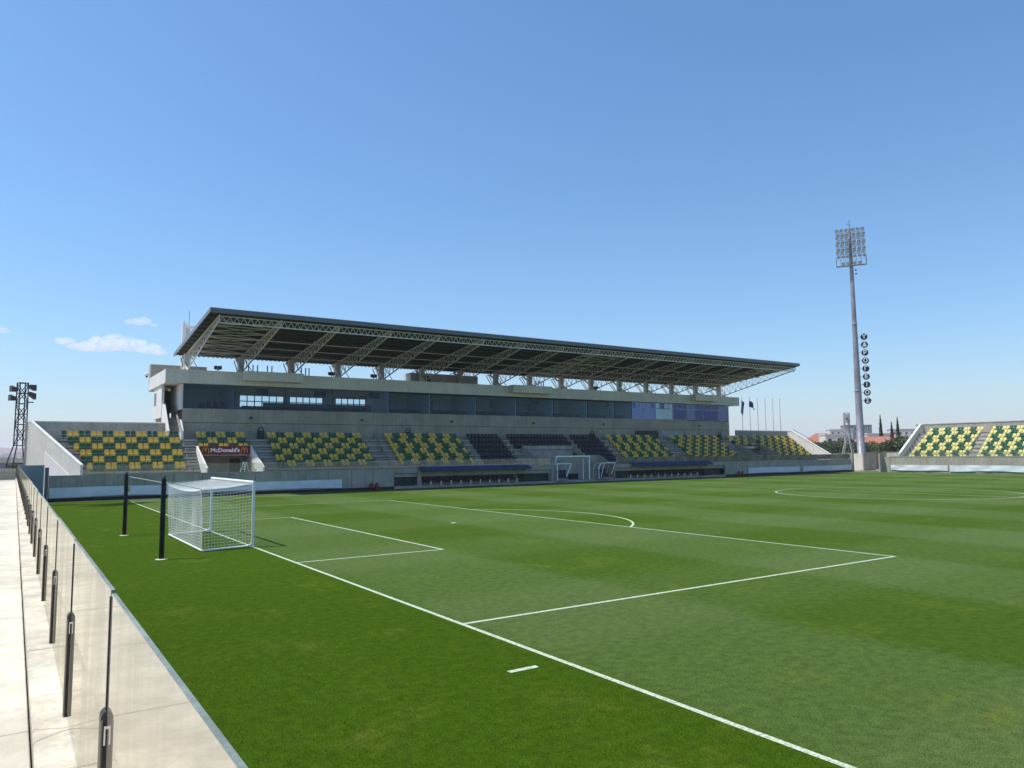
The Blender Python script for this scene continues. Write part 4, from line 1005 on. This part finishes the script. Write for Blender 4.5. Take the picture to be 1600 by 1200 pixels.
# ------------------------------------------------------------------ goal
G = thing('football_goal', (0, 0, 0), 'white box goal with pale netting standing on the near goal line', 'goal')
for s_, nm in ((-1, 0), (1, 1)): MB().tube((-.06, s_*3.72, 0), (-.06, s_*3.72, 2.5), .06, n=14).build('post', goal_white, G)
MB().tube((-.06, -3.78, 2.5), (-.06, 3.78, 2.5), .06, n=14).build('crossbar', goal_white, G)
m = MB()
for s_ in (-1, 1): m.poly([(-.06, s_*3.72, .22), (-.14, s_*3.72, .08), (-.30, s_*3.72, .045), (-2.0, -4.15 if s_ < 0 else 3.0, .045)], .038, n=8)
m.tube((-2.0, -4.15, .045), (-2.0, 3.0, .045), .038, n=8); m.build('base_frame', goal_white, G)
nb = MB(); S_ = .115; rN = .0054
def net(fn_, nu, nv):
    for i in range(nu+1):
        pts = [fn_(i/nu, j/nv) for j in range(nv+1)]
        for a_, b_ in zip(pts, pts[1:]): nb.tube(a_, b_, rN, n=3, caps=False)
    for j in range(nv+1):
        pts = [fn_(i/nu, j/nv) for i in range(nu+1)]
        for a_, b_ in zip(pts, pts[1:]): nb.tube(a_, b_, rN, n=3, caps=False)
def sag_top(s_, t_): return -.20*math.sin(math.pi*s_)*math.sin(math.pi*(.12+.76*t_))*1.0
ZT = 2.30
def back(s_, t_):
    y = (-3.76+7.17*s_)*t_+(-4.15+7.15*s_)*(1-t_); top = ZT-.18*math.sin(math.pi*s_)**.6
    z = .05+(top-.05)*t_
    z += (.030*math.sin(s_*21)-.018*math.sin(s_*44+1)+.012*math.sin(s_*70))*math.sin(math.pi*min(1, t_*1.3))
    return (-2.0+.14*math.sin(math.pi*t_)*math.sin(math.pi*s_)+.02*math.sin(s_*16+t_*3)*math.sin(math.pi*t_), y, z)
def side(sg):
    def g(s_, t_):
        top = 2.44+(ZT-2.44)*s_; yb = sg*3.72+((-4.15 if sg < 0 else 3.0)-sg*3.72)*s_*(1-t_); return (-.10-1.9*s_, yb-sg*(.05*math.sin(math.pi*s_)*math.sin(math.pi*t_)), .05+(top-.05-.05*math.sin(math.pi*s_))*t_)
    return g
def topn(s_, t_):
    y = -3.72+7.44*s_; ze = 2.44; zb2 = ZT-.18*math.sin(math.pi*s_)**.6
    return (-.10-1.9*t_, y, ze+(zb2-ze)*t_-.10*math.sin(math.pi*t_)*math.sin(math.pi*s_)**.5)
net(back, int(7.44/S_), int(2.25/S_)); net(side(-1), int(1.9/S_), int(2.35/S_)); net(side(1), int(1.9/S_), int(2.35/S_)); net(topn, int(7.44/S_), int(1.9/S_))
nb.build('net', net_m, G, kind='stuff')
for (x, y, cy_, lab) in ((-3.56, -5.34, -3.72, 'near black net pole with a grass collar, left of the goal'), (-3.64, 4.42, 3.72, 'far black net pole tied by rope to the goal net')):
    t = thing('net_pole', (x, y, 0), lab, 'pole', 'black net poles behind the goal')
    MB().lathe((x, y, 0), [(.075,0),(.085,.02),(.085,.9),(.079,.93),(.086,.96),(.086,1.9),(.078,1.94),(.082,2.0),(.078,2.76)], n=14).build('sleeve', black, t)
    MB().lathe((x, y, 2.76), [(.055,0),(.055,.10),(.03,.12)], n=12).build('cap', steel_dark, t)
    MB().lathe((x, y, .003), [(.21,0),(.16,.012),(.1,.016)], n=18).build('footing', plinth_concrete, t)
    MB().tube((x+.05, y, 2.66), (-2.0, cy_, ZT), .016, n=6).build('rope', rope_m, t)
    if y > 0: MB().bevbox(x+.09, x+.17, y-.05, y+.05, 1.95, 2.2, .01).build('tag', sign_yellow, t)

# ------------------------------------------------------------------ vegetation and town beyond
def crown_mesh(name, mat, blobs, n, size, seed):
    rg = np.random.default_rng(seed); V = []; F = []
    for _ in range(n):
        bx_, by_, bz_, br, bh = blobs[rg.integers(len(blobs))]
        d = rg.normal(size=3); d /= np.linalg.norm(d); rad = rg.uniform(.55, 1.0)**.5
        nz = 1+.28*noise.noise((d[0]*2.2+seed, d[1]*2.2, d[2]*2.2))
        c = np.array([bx_+d[0]*br*rad*nz, by_+d[1]*br*rad*nz, bz_+d[2]*bh*rad*nz])
        a_ = rg.normal(size=3); a_ /= np.linalg.norm(a_); b_ = np.cross(a_, d+rg.normal(size=3)*.6); b_ /= (np.linalg.norm(b_)+1e-6)
        s_ = size*rg.uniform(.6, 1.3); o = len(V)
        V += [tuple(c+a_*s_), tuple(c+b_*s_*.7), tuple(c-a_*s_), tuple(c-b_*s_*.7)]; F.append((o, o+1, o+2, o+3))
    me = bpy.data.meshes.new(name); me.from_pydata(V, [], F); me.materials.append(mat); return me
def blobset(seed, w, h):
    rg = np.random.default_rng(seed)
    return [(rg.normal()*w*.32, rg.normal()*w*.32, h*(.38+.5*rg.random()), w*rg.uniform(.26, .42), h*rg.uniform(.16, .28)) for _ in range(9)]
crowns = [crown_mesh('crown', leaf_olive if i % 2 else leaf_green, blobset(i+11, 5.0, 5.5), 2600, .26, i) for i in range(4)]
trunk = MB(); trunk.tube((0,0,0), (.1,.05,1.7), .2, .14, n=8)
for a_ in range(4): q = a_*1.7; trunk.tube((.1,.05,1.6), (.1+1.2*math.cos(q), .05+1.2*math.sin(q), 3.6), .1, .04, n=6)
trunkm = trunk.mesh('trunk', [bark])
def dirpt(pix, d): a_ = YAW+math.atan((pix-800)/1157.36); return CAM.x+d*math.sin(a_), CAM.y+d*math.cos(a_)
TREES = [(1283, 205, .95, 'small olive-green tree nearest the slanting white wall of the right wing'), (1296, 185, 1.15, 'bushy olive-green tree left of the pale lattice tower'), (1309, 178, 1.0, 'dense green tree just left of the pale lattice tower'),
         (1318, 215, 1.35, 'tall green tree rising behind the pale lattice tower'), (1331, 182, 1.15, 'bushy tree between the lattice tower and the tall pole'), (1340, 205, 1.2, 'green tree half hidden behind the tall pole'),
         (1356, 172, .95, 'low olive tree just right of the tall pole'), (1367, 185, 1.05, 'bushy tree below the red roof right of the pole'), (1378, 178, 1.1, 'dark bushy tree below the tallest cypress'),
         (1390, 172, 1.15, 'broad olive tree in front of the middle cypress'), (1402, 180, 1.3, 'broad bushy tree in front of the right cypress'), (1413, 172, 1.2, 'bushy tree touching the left wall of the end stand'),
         (1424, 180, 1.25, 'tree mostly hidden behind the end stand side wall'), (1289, 235, 1.3, 'rounded tree before the white house below the tiled roof'), (1350, 240, 1.2, 'distant tree peeping out right of the tall pole')]
for i, (pix, d, s_, lab) in enumerate(TREES):
    x, y = dirpt(pix, d); t = thing('olive_tree', (x, y, -.06), lab, 'tree', 'trees behind the corner of the ground')
    k = s_*.82
    c = put('crown', crowns[i % 4], (x, y, -.06), t); c.scale = (k, k, k*1.03); c.rotation_euler = (0, 0, i*1.3)
    c = put('trunk', trunkm, (x, y, -.06), t); c.scale = (k, k, k)
def cyp_blobs(h): return [(0, 0, h*(.08+.9*q), .95*(math.sin(math.pi*min(1, .18+q*.82))**.7)*(1-.35*q)+.12, h*.07) for q in np.linspace(0, 1, 14)]
cypm = crown_mesh('crown', leaf_cyp, cyp_blobs(12), 2600, .22, 5)
ctr = MB().tube((0,0,0), (0,0,8), .18, .05, n=7).mesh('trunk', [bark])
for pix, d, zs, lab in ((1374.5, 250, 1.12, 'tallest dark cypress, standing alone above the red roof'), (1391.5, 255, .96, 'shortest dark cypress, the middle one of three'), (1401, 250, 1.06, 'dark cypress nearest the end stand, rightmost of three')):
    x, y = dirpt(pix, d); t = thing('cypress', (x, y, -.06), lab, 'tree', 'dark cypresses on the skyline')
    c = put('crown', cypm, (x, y, -.06), t); c.scale = (.66, .66, zs); c = put('trunk', ctr, (x, y, -.06), t)

def house(pix, d, wid, dep, zw, zr_, roof, wall, lab, nwin=4, flat=False, ang=None, base=-1, cat='house'):
    x, y = dirpt(pix, d); t = thing('house', (x, y, base), lab, cat)
    a_ = -YAW-math.atan((pix-800)/1157.36)+(.25 if ang is None else ang); M = Matrix.Translation((x, y, 0)) @ Matrix.Rotation(a_, 4, 'Z')
    w2, d2 = wid/2, dep/2
    MB().box(-w2, w2, -d2, d2, base, zw).xform(M).build('wall', wall, t)
    m = MB()
    if flat: m.box(-w2-.2, w2+.2, -d2-.2, d2+.2, zw+.002, zw+.35)
    else:
        e = .6; k = min(w2, d2); 
        m.add([(-w2-e,-d2-e,zw-.1),(w2+e,-d2-e,zw-.1),(w2+e,d2+e,zw-.1),(-w2-e,d2+e,zw-.1),(-w2+k,0,zr_),(w2-k,0,zr_)], [(0,1,5,4),(1,2,5),(2,3,4,5),(3,0,4),(3,2,1,0)])
    m.xform(M).build('roof', roof, t)
    st_ = wid/nwin
    for i in range(nwin):
        for zz in ([zw-1.9] if zw-base < 6 else [zw-1.9, zw-4.9]):
            xx = -w2+st_*(i+.5)
            fo = MB().box(xx-.65, xx+.65, -d2-.06, -d2-.01, zz-.75, zz+.75).xform(M).build('window', white_paint, t)
            MB().box(xx-.53, xx+.53, -d2-.09, -d2-.062, zz-.63, zz+.63).xform(M).build('pane', window_dark, fo)
house(1281, 330, 14, 10, 7.0, 10.6, roof_tile, house_cream, 'broad house with a red tiled hip roof left of the lattice tower', 5)
house(1303, 290, 9, 9, 9.0, 10, house_white, house_white, 'white flat-roofed house among the trees beside the red-roofed one', 3, True)
house(1309, 420, 11, 9, 14.0, 15, house_white, house_white, 'pale flat-roofed house behind the top of the tree by the lattice tower', 4, True)
house(1336, 520, 16, 10, 19.0, 20, house_grey, house_grey, 'grey flat-roofed block left of the tall pole', 4, True)
house(1364, 240, 16, 9, 4.6, 7.4, roof_tile, house_cream, 'low house with a red tiled roof right of the tall pole', 4)
house(1367, 300, 8, 8, 9.2, 10, house_white, house_white, 'white cube house above the red roof right of the pole', 2, True)
house(1385, 380, 18, 10, 7.6, 10.5, roof_tile, house_cream, 'wide tiled house between the tall cypress and the middle one', 5)
house(1410, 470, 15, 10, 14.5, 15, house_grey, house_white, 'pale flat building with a grey roof right of the cypresses', 5, True)
house(1421, 520, 10, 9, 14.8, 16, house_white, house_white, 'small white house at the skyline beside the end stand wall', 3, True)
house(1340, 260, 12, 7, 5.0, 5.4, house_white, house_white, 'low pale canopy roof in the trees left of the pole', 3, True, .6)
house(8, 240, 16, 8, 2.2, 2.6, house_grey, house_grey, 'low grey shed beyond the walkway end at the far left', 4, True, .1)
house(40, 300, 20, 9, 3.4, 3.8, house_white, house_cream, 'low pale shed seen between the dark tower and the wing wall', 5, True, .1)
house(12, 620, 14, 10, 4.5, 7.0, house_grey, house_cream, 'far small house with a grey roof below the hills', 3)
house(33, 800, 18, 10, 6.5, 9.0, house_grey, house_white, 'far white house under the hills behind the dark tower', 3)
house(48, 520, 10, 8, 5.0, 5.4, house_white, house_white, 'small far white house next to the wing wall', 3, True)
def bush(pix, d, s_, lab):
    x, y = dirpt(pix, d); t = thing('bush', (x, y, -.06), lab, 'bush'); c = put('crown', crowns[1], (x, y, -.9*s_), t); c.scale = (s_, s_, s_*.7)
    c = put('trunk', trunkm, (x, y, -.06), t); c.scale = (s_*.7, s_*.7, s_*.5)
bush(31, 190, .75, 'green bush behind the foot of the dark lattice tower'); bush(48, 170, .6, 'small dark bush beside the wing wall'); bush(3, 330, 1.1, 'dark bush at the far left edge under the hills')
# hills
def hills():
    m = MB(); na, nr = 160, 8; vs = []
    for j in range(nr):
        d = 2200+j*420
        for i in range(na+1):
            a_ = YAW-1.15+2.3*i/na; pixa = a_
            h = 78*(.62+.6*noise.noise((a_*4.0, 2.1, j*.15)))*math.sin(math.pi*min(1, (j+.2)/(nr-1.4)))+12*noise.noise((a_*22, j*.5, 7))
            if a_ > YAW-.2: h *= max(.12, 1-(a_-(YAW-.2))*2.4)
            vs.append((CAM.x+d*math.sin(a_), CAM.y+d*math.cos(a_), max(-3, h)-1))
    m.add(vs, [(j*(na+1)+i, j*(na+1)+i+1, (j+1)*(na+1)+i+1, (j+1)*(na+1)+i) for j in range(nr-1) for i in range(na)], 0, True)
    return m
structure('hills', hills(), hill_m)

# ------------------------------------------------------------------ clouds: lumps of white vapour far away
def cloud_mat():
    m = bpy.data.materials.new('vapour'); m.use_nodes = True; nt = m.node_tree; nt.nodes.clear()
    o = nt.nodes.new('ShaderNodeOutputMaterial'); v = nt.nodes.new('ShaderNodeVolumePrincipled')
    v.inputs['Color'].default_value = (1, 1, 1, 1); v.inputs['Density'].default_value = .0085; v.inputs['Anisotropy'].default_value = .2
    nt.links.new(v.outputs[0], o.inputs['Volume']); return m
vap = cloud_mat()
def cloud(name, lumps, d, lab, seed):
    rg = np.random.default_rng(seed); m = MB()
    import bmesh
    for (pix, piy, rp, fl) in lumps:
        a_ = YAW+math.atan((pix-800)/1157.36); dep = d*math.cos(a_-YAW)
        hz = 716.6-(716.6-691.2)*(pix-22)/(2515)
        zc = CAM.z+(hz-piy)/1157.36*dep*1.0; x = CAM.x+d*math.sin(a_); y = CAM.y+d*math.cos(a_); rad = rp/1157.36*dep
        bm = bmesh.new(); bmesh.ops.create_icosphere(bm, subdivisions=4, radius=1.0)
        vs = []
        for q in bm.verts:
            n_ = q.co.normalized(); k = 1+.35*noise.noise(n_*1.9+Vector((seed, pix, 0)))+.16*noise.noise(n_*5+Vector((pix, seed, 0)))+.07*noise.noise(n_*11)
            zz = n_.z*k*rad*fl*1.3
            if zz < 0: zz *= .45
            vs.append((x+n_.x*k*rad, y+n_.y*k*rad, zc+zz))
        m.add(vs, [tuple(w_.index for w_ in fc.verts) for fc in bm.faces], 0, True); bm.free()
    o = m.build(name, vap, None, None, label=lab, cat='cloud', kind='stuff'); return o
cloud('cloud', [(97, 534, 15, .42), (112, 541, 14, .4), (132, 543, 20, .45), (150, 541, 22, .55), (172, 540, 24, .58), (190, 540, 20, .6), (210, 542, 20, .5), (228, 547, 20, .42), (243, 551, 14, .35)], 6000, 'long low white cloud above the left end of the stand', 3)
cloud('cloud', [(198, 502, 9, .5), (210, 503, 12, .55), (220, 502, 10, .7), (234, 507, 6, .5)], 6400, 'small white puff of cloud above the longer one', 9)
cloud('cloud', [(-6, 516, 9, .6), (2, 517, 6, .5)], 6400, 'tiny cloud at the left edge of the picture', 12)

# ------------------------------------------------------------------ the air between here and the hills
hz_m = bpy.data.materials.new('air'); hz_m.use_nodes = True; nt = hz_m.node_tree; nt.nodes.clear()
o_ = nt.nodes.new('ShaderNodeOutputMaterial'); v_ = nt.nodes.new('ShaderNodeVolumePrincipled')
v_.inputs['Color'].default_value = (.86, .88, 1, 1); v_.inputs['Density'].default_value = HAZE; v_.inputs['Anisotropy'].default_value = .1
nt.links.new(v_.outputs[0], o_.inputs['Volume'])
MB().box(-9100, 9100, -9100, 9100, -5, 125).build('haze', hz_m, None, (0, 0, 0), kind='stuff')
